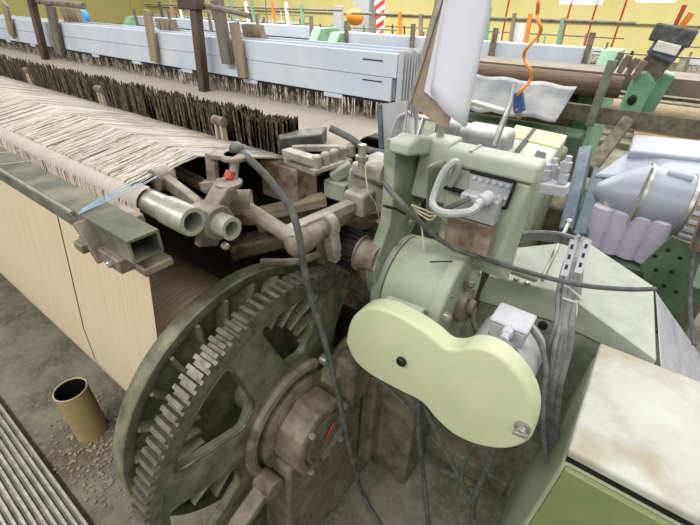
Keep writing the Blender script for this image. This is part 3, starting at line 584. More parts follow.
m = MB(); m.slab([a, b_, c, d], (0, -.008, 0)); tpan = m.build('terminal_panel', M['grey'], ch, .001)
m = MB()
for (p_, q_) in ((a, b_), (b_, c), (c, d)): m.bar(p_+V((0, -.009, 0)), q_+V((0, -.009, 0)), .006, .004, (0, 1, 0))
m.build('panel_gasket', M['black'], ch)
for i in range(6):
    for j in range(2):
        if j == 1 and i < 4: continue
        q = a.lerp(b_, .12+i*.15)+(d-a)*(.2+.45*j)+V((0, -.008, 0)); boltat(q, (0, -1, 0), .005, .004, tpan, M['greylight'], 'terminal_screw')
m = MB(); q0 = P(478, 203, 1, .77); m.box(q0.x-.035, q0.x+.045, .755, .79, q0.z-.035, q0.z+.018); m.build('terminal_box', M['grey'], ch, .003)
m = MB(); m.box(q0.x-.055, q0.x+.045, .755, .79, q0.z-.11, q0.z-.037); m.build('lower_box', M['brownmetal'], ch, .003)
e = P(487, 198, 1, .75); m = MB(); m.lathe(e, e+V((-.01, -.02, -.01)), [(-.01, .012), (.0, .014), (.012, .014), (.014, .010), (.026, .010)], 12); m.build('cable_gland', M['greylight'], ch)
m = MB(); m.box(xl+.002, xl+.05, .785, .80, zt-.05, zt-.045); m.build('slot', M['black'], ch)
cable([e+V((-.008, -.018, -.01)), P(470, 212, 1, .71), P(445, 213, 1, .71), P(433, 205, 1, .72), P(436, 190, 1, .74), P(444, 172, 1, .76), P(454, 162, 1, .77), P(458, 168, 1, .78), P(450, 185, 1, .79)], .0085, 'thick grey looped conduit on the front of the control housing', M['grey'], 'conduit')
cable([P(470, 198, 1, .74), P(455, 205, 1, .73), P(440, 210, 1, .73), P(428, 206, 1, .75)], .006, 'dark grey conduit behind the looped one on the control housing', M['cabledark'], 'conduit')
for k in range(3):
    cable([P(412+k*2, 205+k*3, 0, -.37), P(430, 212+k*4, 1, .76), P(440, 216-k*2, 1, .76), P(452+k*3, 225-k*10, 1, .76), P(462, 236-k*13, 1, .77)], .0022, 'thin cream wire tangled beside the control housing', M['cream'], 'thin_wire', 6, 6, 'wire', 'cream wires at the housing')
cable([P(412, 205, 0, -.36), P(421, 225, 1, .78), P(424, 250, 1, .76)], .0022, 'thin cream wire hanging down past the round drum', M['cream'], 'thin_wire', 6, 6, 'wire')
# cluster of grey fittings right of the lid
fg = thing('valve_cluster', P(552, 180, 1, 1.2), 'cluster of small pale grey valves at the right of the housing lid', 'valves')
m = MB()
for k, (px, py) in enumerate(((546, 172), (553, 166), (561, 170), (567, 164), (549, 181), (557, 178), (564, 176))):
    q = P(px, py, 1, 1.2+.02*(k % 3)); m = MB(); m.lathe(q-V((0, 0, .02)), q+V((0, 0, .03)), [(0, .013), (.026, .013), (.028, .008), (.042, .008)], 8); m.build('valve', M['greylight'], fg)
m = MB(); a = P(542, 186, 1, 1.2); b_ = P(568, 190, 1, 1.2); m.bar(a, b_, .05, .03); m.build('valve_rail', M['greylight'], fg, .003)

# second housing behind (yellow dusted top)
hb = thing('rear_housing', P(535, 150, 2, .9), 'green machine housing with yellow dusted top and dark slots', 'machine housing')
zt2 = 1.0; a, b_, c, d = P(497, 153, 2, zt2), P(545, 168, 2, zt2), P(567, 137, 2, zt2), P(516, 126, 2, zt2)
m = MB(); m.hexa([p+V((0, -.0, -.30)) for p in (a, b_, c, d)], [a, b_, c, d]); m.build('housing_body', M['green_teal'] if False else M['green_light'], hb, .01)
m = MB(); e1, e2 = a.lerp(d, .55), b_.lerp(c, .55); m.slab([e1, e2, c, d], (0, 0, .006)); m.build('top_dust_plate', M['yellowtop'], hb, .002)
m = MB(); s1 = a.lerp(b_, .30); s2 = d.lerp(c, .34); w_ = (b_-a)*.10; m.slab([s1, s1+w_, s2+w_, s2], (0, 0, .008)); q = a.lerp(b_, .72).lerp(d.lerp(c, .72), .1); m.slab([q, q+(b_-a)*.2, q+(b_-a)*.2+(d-a)*.22, q+(d-a)*.22], (0, 0, .008)); m.build('slots', M['black'], hb)
# white flat arm between housing and post
m = MB(); m.bar(P(472, 102, 2, 1.02), P(505, 112, 2, 1.02), .05, .02); tag(m.build('white_crank', M['lintgreen'], None, .003), 'dusty white flat arm behind the paper board', 'arm')
m = MB(); m.cyl(P(494, 146, 1, 1.1), P(511, 101, 1, 1.15), .008); m.cyl(P(511, 101, 1, 1.15), P(514, 84, 1, 1.17), .005); tag(m.build('inclined_rod', M['steel']), 'inclined grey steel rod rising above the control housing', 'rod')
gm = MB(); q = P(488, 132, 2, 1.06); gm.box(q.x-.10, q.x+.08, q.y-.05, q.y+.1, .8, 1.07); gm.box(q.x-.22, q.x-.11, q.y, q.y+.1, .85, 1.07); tag(gm.build('grey_gearbox', M['grey'], None, .02), 'dusty grey gearbox casing behind the white sheets of paper', 'gearbox')
# orange coiled hose
hp = []
for i in range(60):
    t = i/59; px = 541-24*t+ (5*math.sin(t*26) if t > .2 else 0); py = -30+140*t
    if t < .35: px = 541-4*t/.35
    else: px = 537-18*(t-.35)/.65+6*math.sin((t-.35)*19)
    hp.append(P(px, py, 1, 1.9+.02*math.cos(t*40)))
cable(hp, .007, 'orange coiled air hose hanging down behind the paper board', M['orange'], 'air_hose', 8, 2, 'hose')
bc = thing('hose_gun', P(519, 110, 1, 1.9), 'dark blue air gun at the end of the orange hose', 'air gun')
MB().bar(P(517, 92, 1, 1.9), P(520, 112, 1, 1.9), .045, .03, (0, 1, 0)).build('gun_body', M['blue'], bc, .006)
MB().bar(P(520, 112, 1, 1.9), P(517, 118, 1, 1.9), .03, .02, (0, 1, 0)).build('gun_nozzle', M['rusty'], bc, .004)

# ================================================================ BIG GREEN HOOD
hd = thing('gearbox_hood', (0, 1.1, 0), 'wide pale green angular gearbox hood lying under the cable bundle', 'machine hood')
zh = .80
b1, b2, b3 = P(511, 248, 2, zh), P(585, 240, 2, zh), P(654, 286, 2, zh)
k1, k2 = P(489, 275, 2, zh), P(563, 292, 2, zh); k3 = P(598, 318, 2, .78)
l1, l2, l3, l4 = P(480, 292, 2, .74), P(552, 311, 2, .74), P(592, 328, 2, .74), P(657, 361, 2, .74)
# closed solid: list points
pts = [b1, b2, b3, k1, k2, l1, l2, l3, l4]
low = [V((p.x, p.y, .705)) for p in (l1, l2, l3, l4)]; lb = V((b3.x, b3.y, .705)); lb1 = V((b1.x, b1.y, .705)); lb2 = V((b2.x, b2.y, .705))
vs = pts+low+[lb, lb2, lb1]
fs = [[0, 3, 4, 1], [1, 4, 2], [3, 5, 6, 4], [4, 6, 7], [4, 7, 8], [4, 8, 2], [5, 9, 10, 6], [6, 10, 11, 7], [7, 11, 12, 8], [8, 12, 13, 2], [2, 13, 14, 1], [1, 14, 15, 0], [0, 15, 9, 5, 3], [9, 15, 14, 13, 12, 11, 10]]
m = MB(); m.add(vs, fs); m.build('hood_shell', M['lintgreen'], hd, .004)
ins = [V((p.x, p.y+.012, .0)) for p in (l1, l2, l3, l4)]+[V((b3.x-.01, b3.y-.02, 0)), V((b1.x+.01, b1.y-.02, 0))]
m = MB(); m.hexa([p+V((.0, 0, .2)) for p in ins], [p+V((0, 0, .705)) for p in ins]); m.build('gearbox_body', M['green_frame'], hd, .006)
m = MB(); e0 = V((b3.x+.005, b3.y+.0, .79)); e1 = V((l4.x+.01, l4.y-.0, .73)); f1 = P(704, 400, 2, .42); f0 = P(712, 372, 2, .42); m.slab([e0, e1, f1, f0], (.012, 0, -.012)); m.build('side_apron', M['greylight'], hd, .006)
m = MB(); m.bar(P(588, 329, 2, .70), P(600, 349, 2, .66), .05, .03); m.build('corner_gusset', M['green_deep'], hd, .004)
boltat(P(543, 325, 1, 1.0), (0, -1, 0), .012, .01, hd, M['black'])
for k, (px, py) in enumerate(((516, 280), (527, 284))): boltat(P(px, py, 2, .80), (0, 0, 1), .008, .008, hd)
# red cap
q = P(553, 398, 1, .9); tag(MB().lathe(q, q+V((0, -.03, 0)), [(0, .012), (.02, .012), (.022, .006)], 16).build('red_plug', M['red']), 'small red round plug low beside the pale cabinet', 'plug')
# struts standing on hood
m = MB(); m.cyl(P(542, 280, 2, .815), P(569, 222, 1, 1.27), .006); m.ball(P(569, 222, 1, 1.27), .011); tag(m.build('support_rod', M['steel']), 'thin pale rod leaning up from the green hood', 'rod')
for s_, lab in ((0, 'left slotted upright strip holding the cable bundle'), (14, 'right slotted upright strip holding the cable bundle')):
    t = thing('slotted_strip', P(565+s_, 275, 1, 1.05), lab, 'strip', 'slotted strips by the cable bundle')
    a = P(564+s_, 276-s_*.2, 1, .90); b_ = P(574+s_, 240, 1, .96); m = MB(); m.bar(a, b_, .016, .004, (0, 1, 0)); m.build('strip_bar', M['greylight'], t)
    m = MB()
    for k in range(3): c = a.lerp(b_, .2+.28*k); m.bar(c+V((0, -.003, 0)), c+(b_-a)*.13+V((0, -.003, 0)), .006, .002, (0, 1, 0))
    m.build('slots', M['black'], t)
# cable bundle
starts = [(578, 236), (583, 238), (587, 240), (581, 243), (586, 246)]
for k in range(5):
    o_ = (k-2)*4.6; j = random.uniform(-1.5, 1.5); yj = random.uniform(-.012, .012)
    cable([P(starts[k][0], starts[k][1], 1, 1.12), P(574+o_*.8, 262, 1, 1.0), P(569+o_, 290, 1, .93+yj), P(565+o_*.8+j, 320, 1, .87), P(559+o_*1.1, 350, 1, .83+yj), P(553+o_*.8+j, 385, 1, .80), P(551+o_*.6, 420, 1, .78), P(553+o_*.5, 470, 1, .76), P(556+o_*.5, 540, 1, .76)], .0058 if k % 2 else .0075, 'thick lint-covered grey cable in the bundle over the green hood', M['cablegrey'], 'bundle_cable', 8, 5, 'cable', 'cables in the grey bundle')
cable([P(565, 286, 1, .90), P(574, 292, 1, .89), P(582, 300, 1, .89), P(575, 302, 1, .89), P(563, 298, 1, .89)], .0025, 'white string tied around the grey cable bundle', M['thread'], 'string_tie', 6, 5, 'string')
cable([P(576, 300, 1, .89), P(577, 312, 1, .88), P(572, 330, 1, .87)], .0015, 'loose end of white string hanging from the cable bundle', M['thread'], 'string_tie', 5, 5, 'string')
for k in range(3):
    cable([P(500-k*3, 244+k*2, 1, 1.1), P(525, 234+k*2, 1, 1.16), P(556, 234+k*3, 1, 1.15), P(578, 240+k*3, 1, 1.1)], .008, 'dusty grey cable arching over the back of the green hood', M['cablegrey'], 'cable', 8, 5, 'cable', 'cables arching behind the hood')
# long thin rod/cable across
cable([P(384, 183, 0, -.40), P(402, 204, 0, -.33), P(440, 240, 1, .70), P(470, 254, 1, .74), P(520, 270, 1, .84), P(575, 284, 1, .86), P(622, 289, 1, .95), P(655, 289, 1, 1.06)], .0055, 'long dark grey cable strung from the green frame across the hood', M['cabledark'])
cable([P(470, 250, 1, .80), P(500, 265, 1, .85), P(535, 278, 1, .95)], .011, 'short pale stub shaft beside the green hood', M['galv'], 'stub_shaft', 10, 3, 'shaft')
cable([P(430, 262, 1, .70), P(458, 262, 1, .78), P(484, 270, 1, .9)], .002, 'thin wire slanting behind the round drum', M['cabledark'], 'thin_wire', 5, 3, 'wire')

# ================================================================ NEAR RIGHT CABINET
nc = thing('control_cabinet', (.2, .75, 0), 'large pale green cabinet with blotched cream lid in the right foreground', 'cabinet')
zc = .75; a = P(568, 455, 2, zc); b_ = P(600, 343, 2, zc); cx0 = (a.x+b_.x)/2; cy0 = a.y; cy1 = b_.y
X1 = .62
fl_ = P(491, 525, 1, cy1-.02); kx = (fl_.x-cx0)/(zc-fl_.z)*zc; print('flare', kx)
m = MB(); m.hexa([(cx0+kx*.7, cy0-.03, 0), (X1, cy0-.03, 0), (X1, cy1, 0), (cx0+kx, cy1, 0)], [(cx0, cy0+.0, zc-.035), (X1, cy0+.0, zc-.035), (X1, cy1, zc-.035), (cx0, cy1, zc-.035)]); m.build('cabinet_body', M['cabside'], nc, .012, 3)
m = MB(); m.box(cx0-.001, X1+.004, cy0+.012, cy1+.004, zc-.022, zc); m.build('lid', M['blotchy'], nc, .006, 3)
m = MB(); m.box(cx0+.004, X1, cy0+.014, cy1, zc-.036, zc-.021); m.build('lid_gap', M['black'], nc)
m = MB(); m.hexa([(cx0+.012+kx*.7, cy0-.042, .02), (X1, cy0-.042, .02), (X1, cy0-.026, .02), (cx0+.012+kx*.7, cy0-.026, .02)], [(cx0+.006, cy0-.010, zc-.03), (X1, cy0-.010, zc-.03), (X1, cy0+.004, zc-.03), (cx0+.006, cy0+.004, zc-.03)]); m.build('front_panel', M['cabfront'], nc, .003)
q = P(507, 516, 0, cx0-.012); m = MB(); m.box(q.x-.006, q.x+.004, q.y-.02, q.y+.02, q.z-.03, q.z+.012); m.build('door_catch', M['steel'], nc, .002)

# ================================================================ LONG DARK CABLES IN FRONT
cable([P(238, 150, 0, -.66), P(248, 158, 0, -.62), P(268, 178, 0, -.58), P(290, 208, 0, -.53), P(299, 235, 0, -.50), P(303, 262, 0, -.50), P(312, 300, 0, -.49), P(326, 345, 0, -.45), P(338, 395, 0, -.41), P(350, 450, 0, -.38), P(362, 492, 2, .05), P(372, 512, 2, .012), P(392, 545, 2, .010)], .0075, 'long dark grey cable hanging in front of the gear and bearing', M['cabledark'], 'cable', 10)
cable([P(330, 128, 1, .84), P(350, 138, 1, .86), P(366, 149, 1, .86), P(388, 154, 1, .86)], .009, 'short grey hose from the black handle to the green frame', M['cabledark'], 'hose', 10, 6, 'hose')
m = MB(); m.ball(P(237, 151, 0, -.655), .016, 1, 1, 1.2); tag(m.build('cable_cap', M['blackp']), 'rounded black cap on top of the red-banded pin', 'cap')
for px0, pts, r_, lab in ((0, [(418, 400), (419, 440), (424, 480), (429, 530)], .008, 'dark grey cable dropping from the left lobe of the belt guard'),
                    (0, [(424, 405), (440, 440), (458, 475), (470, 500), (474, 535)], .007, 'grey cable dropping to the floor in the gap below the guard'),
                    (0, [(480, 436), (462, 470), (468, 500), (478, 530)], .006, 'thin grey cable bowing left under the belt guard'),
                    (0, [(498, 440), (484, 475), (474, 500), (472, 530)], .009, 'dark cable straight below the right lobe of the guard'),
                    (0, [(370, 372), (395, 395), (412, 412)], .004, 'thin grey tube slanting from the bearing stand')):
    n_ = len(pts); cable([(P(x, y, 1, .70) if P(x, y, 1, .70).z > .012 else P(x, y, 2, .012)) for i, (x, y) in enumerate(pts)], r_, lab, M['cabledark'])
# ================================================================ FLOOR ITEMS
tb_ = thing('cardboard_tube', (-1.385, .18, 0), 'empty brown cardboard tube standing on the floor beside the beam', 'tube')
c = V((-1.385, .18, 0))
MB().lathe(c, c+V((0, 0, 1)), [(0, .050), (0, .055), (.246, .055), (.246, .0515), (.001, .0505)], 48, False).build('tube_wall', M['cardboard'], tb_)
MB().lathe(c, c+V((0, 0, 1)), [(.2465, .0512), (.2485, .0515), (.2495, .054), (.2465, .0556)], 48, False).build('tube_rim', M['cardrim'], tb_)
MB().lathe(c, c+V((0, 0, 1)), [(.245, .0508), (.003, .0500), (.003, .001)], 48, False).build('tube_inner_black', M['black'], tb_)  # black inner face and bottom over the cardboard wall
rp = thing('ribbed_walkway', (-1.5, -.13, 0), 'ribbed aluminium walkway plate on the floor at lower left', 'walkway')
MB().box(-3.2, -.55, -.32, .008, 0, .022).build('walkway_base', M['rail'], rp, .002)
m = MB()
for k in range(17): y = -.31+k*.0195; m.box(-3.2, -.55, y-.0045, y+.0045, .0215, .031)
m.build('walkway_ribs', mat('worn_aluminium_rib', (150, 148, 138), (196, 192, 182), 30, .35, .6), rp, .001)
m = MB()
for k in range(420):
    x, y = random.gauss(-1.22, .16), random.gauss(.17, .08)
    if y > .02: m.ball((x, y, .002), random.uniform(.003, .009), 1, 1, .5, 6)
tag(m.build('lint_fluff', M['lint']), 'grey lint and grit scattered on the floor beside the cardboard tube', 'lint', kind='stuff')
q = P(477, 463, 2, .02); tag(MB().bar(q+V((-.02, -.01, 0)), q+V((.03, .02, .0)), .025, .01).build('green_scrap', M['greenbit'], None, .002), 'bright green scrap on the floor under the belt guard', 'scrap')
m = MB(); m.box(-.40, .02, .9, 1.5, 0, .10); m.box(-.32, .0, 1.05, 1.3, .1, .45); tag(m.build('machine_plinth', M['stand'], None, .01), 'dark machine base on the floor under the pale green hood', 'machine base')
m = MB(); m.bar(P(424, 430, 2, .015), P(540, 415, 2, .015), .05, .03); m.bar(P(440, 470, 2, .012), P(510, 500, 2, .012), .02, .02); tag(m.build('floor_strip', M['stand'], None, .003), 'grimy floor strips on the ground under the belt guard', 'strip')
# dark parts added to fill in the shade under the warp
inn = thing('loom_shade_filler', (-2.5, 1.2, 0), 'loom framework added under the warp, coloured dark as the shade there', 'loom frame')
m = MB(); m.box(XL, -.62, 1.06, 1.10, .0, 1.02); m.box(XL, -.62, 1.35, 1.42, .75, 1.0); m.build('shade_rails', M['shadeiron'], inn, .01)
m = MB(); m.box(-1.15, -.62, .93, 1.05, .0, .92); m.build('shade_leg', M['shadeiron'], inn, .01)
MB().box(-1.3, -.9, .74, .92, .72, .9).build('shade_block', M['shadeiron'], inn, .02)
m = MB(); m.box(-.86, -.60, .88, .93, .55, .80); m.bar((-.9, .62, .82), (-.62, .98, .88), .08, .05); m.build('rusty_bracket', M['brownmetal'], inn, .01)

# ================================================================ RIGHT: FUNNEL HOOD, PACKAGES
fn = thing('fan_hood', (.2, 1.75, .8), 'large pale grey sheet-metal hood with cone nose and strap bands', 'metal hood')
c0 = P(598, 196, 1, 1.62); ax = (P(690, 212, 1, 1.78)-c0).normalized()
c0 = P(638, 196, 1, 1.62); c1_ = P(680, 207, 1, 1.63); ax = (c1_-c0).normalized(); Lh = (c1_-c0).length
u_, w_ = frame(ax); vs = []; fs = []; tip = P(594, 188, 1, 1.58); RH = .108; NS = 40
for (cc, rr) in ((tip, .008), (tip.lerp(c0, .06), .026), (tip.lerp(c0, .5), .075), (tip.lerp(c0, .95), .107), (c0, RH), (c1_, RH), (c1_+ax*.01, RH)):
    for k in range(NS): t = 2*PI*k/NS; vs.append(cc+(u_*math.cos(t)+w_*math.sin(t))*rr)
for i in range(6):
    for k in range(NS): k2 = (k+1) % NS; fs.append([i*NS+k, i*NS+k2, (i+1)*NS+k2, (i+1)*NS+k])
fs.append(list(range(NS))[::-1]); fs.append([6*NS+k for k in range(NS)])
m = MB(); m.add(vs, fs, True); m.build('cone_shell', M['hood'], fn)
for t in (-.004, Lh*.98): MB().lathe(c0+ax*t, c0+ax*(t+1), [(0, RH), (0, RH+.004), (.010, RH+.004), (.010, RH)], 48, False).build('strap_band', M['steel'], fn)
MB().lathe(c0+ax*Lh, c0+ax*(Lh+1), [(.012, .09), (.012, .106), (.07, .106), (.07, .09)], 24).build('vent_ring', M['castdust'], fn)
m = MB()
for k in range(24): t = 2*PI*k/24; r_ = (u_*math.cos(t)+w_*math.sin(t)); m.bar(c0+ax*(Lh+.016)+r_*.108, c0+ax*(Lh+.066)+r_*.108, .012, .012, r_)
m.build('vent_fins', M['greylight'], fn, .001)
m = MB(); a, b_, c, d = P(595, 174, 1, 1.72), P(636, 146, 1, 1.95), P(720, 157, 1, 2.0), P(712, 180, 1, 1.75); m.slab([a, b_, c, d], (0, 0, -.02)); m.build('top_cover', M['hood'], fn, .008)
m = MB(); m.cyl(P(667, 174, 1, 1.60), P(692, 180, 1, 1.60), .016); m.build('hinge_roll', M['hood'], fn)
m = MB(); m.cyl(P(653, 168, 1, 1.50), P(627, 224, 1, 1.47), .004); m.build('clasp_rod', M['steel'], fn)
rt = thing('rear_cover_box', (.1, 2.3, .8), 'long pale grey cover standing behind the cone hood', 'cover')
m = MB(); a, b_, c, d = P(630, 150, 2, 1.0), P(634, 134, 2, 1.0), P(720, 142, 2, 1.0), P(720, 160, 2, 1.0); m.slab([a, b_, c, d], (0, 0, -.06)); m.build('cover_panel', M['hood'], rt, .01)
pk0 = None; Yp = 1.55
for k in range(4):
    top = P(607+k*18.5, 205+k*5, 1, Yp); bt_ = V((top.x, top.y, P(600, 248, 1, Yp).z)); lab = 'lilac-white yarn package standing under the cone hood, %s' % ('first from the left', 'second from the left', 'third from the left', 'fourth from the left')[k]
    if k == 0:
        pk0 = thing('yarn_package', bt_, lab, 'yarn package', 'row of yarn packages'); h_ = top.z-bt_.z
        MB().lathe(bt_, top, [(0, .034), (.004, .037), (h_-.006, .037), (h_, .030)], 28).build('yarn_winding', M['package'], pk0)
        MB().pipe(bt_+V((0, 0, -.01)), top+V((0, 0, .015)), .014, .010, 16).build('package_core', M['cardrim'], pk0)
    else: c = copy_tree(pk0, bt_); c['label'] = lab
q = P(620, 262, 1, Yp+.03); tag(MB().box(q.x-.12, q.x+.32, Yp-.06, Yp+.12, q.z-.02, P(600, 248, 1, Yp).z-.011).build('package_tray', M['green_deep'], None, .003), 'dark green tray under the row of yarn packages', 'tray')
gb = thing('perforated_bracket', P(660, 300, 1, 1.45), 'dark green perforated steel bracket behind the hood on the right', 'bracket')
a = [P(640, 266, 1, 1.42), P(672, 236, 1, 1.42), P(704, 250, 1, 1.42), P(680, 320, 1, 1.42), P(650, 300, 1, 1.42)]
m = MB(); m.slab(a, (0, .01, 0)); m.build('bracket_plate', M['green_deep'], gb, .002)
for (px, py) in ((655, 256), (668, 250), (680, 258), (672, 272), (664, 286), (676, 292), (656, 270)): q = P(px, py, 1, 1.419); MB().cyl(q+V((0, .0, 0)), q+V((0, -.002, 0)), .006, seg=12).build('hole', M['black'], gb)
cable([P(706, 215, 1, 1.3), P(694, 250, 1, 1.35), P(690, 300, 1, 1.3), P(694, 345, 1, 1.2)], .006, 'black cable hanging at the right edge beside the green bracket', M['cabledark'])
tag(MB().bar(P(696, 250, 1, 1.4), P(714, 205, 1, 1.4), .035, .03, (0, 1, 0)).build('orange_strut', mat('brown_orange_paint', (150, 110, 84), (128, 96, 76), 12), None, .004), 'brown orange arm at the right edge beside the cone hood', 'arm')
# blue-grey posts and dark machine bits between
for x0, y0_, x1_, y1_, lab in ((586, 150, 566, 232, 'blue-grey steel post, left one of the pair behind the valves'), (600, 172, 580, 238, 'blue-grey steel post, right one of the pair behind the valves')):
    a = P(x0, y0_, 1, 1.9); b_ = P(x1_, y1_, 1, 1.5); tag(MB().bar(a, b_, .045, .045, (0, 1, 0)).build('steel_post', M['greypost'], None, .004), lab, 'post')
tag(MB().box(-.55, .5, 2.25, 2.55, .0, .55).build('machine_cabinet', M['stand'], None, .02), 'dark low machine body behind the blue-grey posts', 'machine body')
tag(MB().slab([P(565, 210, 2, .56), P(610, 222, 2, .56), P(620, 196, 2, .56), P(580, 190, 2, .56)], (0, 0, .01)).build('green_step_plate', M['green_deep']), 'green plate on the low machine body near the packages', 'plate')
tag(MB().box(-1.2, -.3, 1.5, 2.3, .3, .86).build('machine_bed', M['machine'], None, .02), 'dark olive machine bed behind the control housing', 'machine bed')

# ================================================================ BACKGROUND LOOMS
def loom(x0, x1, y, z, lab, rolls=True, green=True, posts=3):
    t = thing('background_loom', ((x0+x1)/2, y, 0), lab, 'loom')
    gm_ = M['green_teal'] if green else M['machine']
    for x in (x0, x1-.12): m = MB(); m.box(x, x+.12, y-.5, y+.7, 0, z-.25); m.hexa([(x, y-.3, z-.26), (x+.12, y-.3, z-.26), (x+.12, y+.4, z-.26), (x, y+.4, z-.26)], [(x, y-.1, z), (x+.12, y-.1, z), (x+.12, y+.2, z), (x, y+.2, z)]); m.build('loom_side', gm_, t, .01)
    w = (x1-x0-.3)/posts
    for k in range(posts): m = MB(); m.box(x0+.15+w*k, x0+.15+w*(k+1)-.05, y, y+.12, z-.12, z); m.build('harness_panel', M['white_blue'], t, .005)
    m = MB(); m.box(x0+.12, x1-.12, y+.02, y+.10, z-.24, z-.13)
    m.build('heddle_band', M['heddle'], t)
    m = MB(); m.cyl((x0+.12, y-.45, z-.42), (x1-.12, y-.45, z-.42), .14, seg=24); m.build('cloth_roll', M['cloth'], t)
    m = MB(); m.box(x0+.1, x1-.1, y-.42, y-.28, z-.30, z-.26); m.box(x0+.1, x1-.1, y+.3, y+.6, .3, z-.3); m.build('breast_beam', M['stand'], t, .01)
    for k in range(posts+1): x = min(x0+.15+w*k, x1-.2)-.02; m = MB(); m.box(x-.02, x+.02, y-.02, y+.0, z-.18, z+.10); m.build('post', M['rusty'], t)
    m = MB(); m.cyl((x0, y+.25, z+.16), (x1, y+.25, z+.16), .012); m.build('top_rail', M['rusty'], t)
    for k in range(posts*3): x = x0+.3+(x1-x0-.6)*(k+random.random()*.6)/(posts*3); m = MB(); m.bar((x, y+.25, z-.05), (x-.02, y+.25, z+.2+random.uniform(-.03, .05)), .03, .03, (0, 1, 0)); m.build('lever', random.choice((M['wooddark'], M['wood'], M['orange'], M['green_teal'], M['white'])), t)
    return t
loom(-2.95, -.35, 3.75, 1.20, 'background loom with pale blue panels, directly behind the paper board', posts=3)
loom(-7.2, -3.2, 3.9, 1.22, 'background loom with pale blue panels beyond the left harness frames', posts=4)
loom(-3.4, 4.2, 6.6, .80, 'second-row loom beyond the grey tarpaulin on the right', False, posts=4)
loom(-9.6, -4.2, 6.8, .9, 'second-row loom behind the striped pillar', False, posts=4)
loom(-8, -1, 10, .8, 'third-row loom close to the yellow wall in the middle', False, False, 5)
loom(-17, -9, 10, .95, 'third-row loom close to the yellow wall on the left', False, False, 5)
loom(0, 7, 10.5, .7, 'third-row loom close to the yellow wall on the right', False, False, 5)
# loom tower (green) with control head
tw = thing('loom_control_tower', P(605, 130, 1, 3.0), 'teal green slanted loom arm with dark control head on top', 'loom arm')
Yt = 2.9
m = MB(); m.slab([P(611, 124, 1, Yt), P(633, 129, 1, Yt), P(655, 80, 1, Yt), P(648, 71, 1, Yt), P(635, 72, 1, Yt)], (0, .10, 0)); m.build('arm_casting', M['green_teal'], tw, .015)
m = MB(); m.slab([P(636, 118, 1, Yt+.15), P(646, 124, 1, Yt+.15), P(676, 76, 1, Yt+.15), P(660, 70, 1, Yt+.15)], (0, .12, 0)); m.build('rear_casting', M['green_teal'], tw, .015)
m = MB(); m.bar(P(645, 76, 1, Yt+.05), P(665, 52, 1, Yt+.05), .13, .06, (0, 1, 0)); m.build('neck', M['rusty'], tw, .01)
m = MB(); m.bar(P(659, 58, 1, Yt), P(676, 36, 1, Yt), .14, .08, (0, 1, 0)); m.build('control_head', M['greypost'], tw, .01)
m = MB(); m.bar(P(668, 44, 1, Yt-.03), P(678, 26, 1, Yt-.03), .19, .06, (0, 1, 0)); m.build('dark_screen_head', M['cabledark'], tw, .01)
m = MB(); m.bar(P(664, 53, 1, Yt-.06), P(670, 43, 1, Yt-.06), .11, .03, (0, 1, 0)); m.build('label_panel', M['white'], tw, .004)
m = MB(); m.bar(P(673, 30, 1, Yt), P(685, 5, 1, Yt), .02, .02, (0, 1, 0)); m.build('red_rod', M['red'], tw); m = MB(); q = P(684, 20, 1, Yt); m.bar(q+V((0, 0, -.03)), q+V((0.02, 0, .03)), .04, .03); m.build('orange_knob', M['orange'], tw)
m = MB(); m.ball(P(632, 100, 1, Yt-.01), .022, 1, .3, 1.3); m.build('casting_hole', M['black'], tw)
m = MB(); q0, q1 = P(628, 120, 1, Yt+.02), P(588, 172, 1, 2.5); m.bar(q0, q1, .07, .08, (0, 1, 0)); m.build('lower_arm', M['stand'], tw, .01)
for k in range(4): MB().bar(P(612+k*7, 70+k*3, 1, Yt-.05), P(622+k*8, 52+k*3, 1, Yt-.05), .03, .03, (0, 1, 0)).build('side_lever', M['rusty'], tw, .004)
bars('green_stanchion', M['machine'], 'slim grey-green stanchion in front of the background loom', 'post', 613, 60, 589, 126, 2.8, .045, .03)
# brown rollers, tarp
tr = thing('cloth_beam', (-.6, 3.0, .9), 'long brown cloth beam running behind the orange hose', 'roller')
ra, rb2 = P(478, 62, 1, 3.1), P(700, 100, 1, 3.1)
xa, xb = P(476, 64, 1, 3.0).x, 1.2; zr = P(560, 76, 1, 3.0).z
MB().cyl((-3.0, 3.0, zr-.03), (-.22, 3.0, zr-.03), .06, seg=28).build('beam_roll', mat('dull_brown_cloth_roll', (86, 70, 58), (116, 96, 80), 6, .8, stretch=(1, 8, 8)), tr)
MB().box(-3.0, 2.6, 3.12, 3.5, zr-.06, zr+.03).build('beam_rail', mat('brown_painted_rail', (106, 98, 86), (136, 126, 110), 6, .6), tr)
MB().box(-3.0, 1.6, 2.88, 2.93, zr-.22, zr-.13).build('lower_rail', M['stand'], tr)
MB().box(-2.9, -2.8, 2.9, 3.1, 0, zr).build('leg', M['stand'], tr); MB().box(1.3, 1.4, 2.9, 3.1, 0, zr).build('leg', M['stand'], tr)
vs = []; fs = []; A_, B_, C_, D_ = P(462, 73, 1, 2.8), P(577, 87, 1, 2.8), P(556, 122, 1, 2.5), P(455, 108, 1, 2.5)
for i in range(21):
    for j in range(9): s_, t_ = i/20, j/8; p = A_.lerp(B_, s_).lerp(D_.lerp(C_, s_), t_); vs.append(p+V((0, -.02*math.sin(s_*17+t_*3)*t_, .006*math.sin(s_*19))))
for i in range(20):
    for j in range(8): a = i*9+j; fs.append([a, a+9, a+10, a+1])
m = MB(); m.add(vs, fs, True); o = m.build('plastic_tarp', M['tarp']); tag(o, 'crumpled grey plastic tarpaulin draped over the machine behind the hose', 'tarpaulin'); sd = o.modifiers.new('s', 'SOLIDIFY'); sd.thickness = .004
tag(MB().box(-2.6, -.4, 2.35, 2.42, .80, .86).build('machine_rail', M['galv'], None, .004), 'pale steel rail below the grey tarpaulin', 'rail')
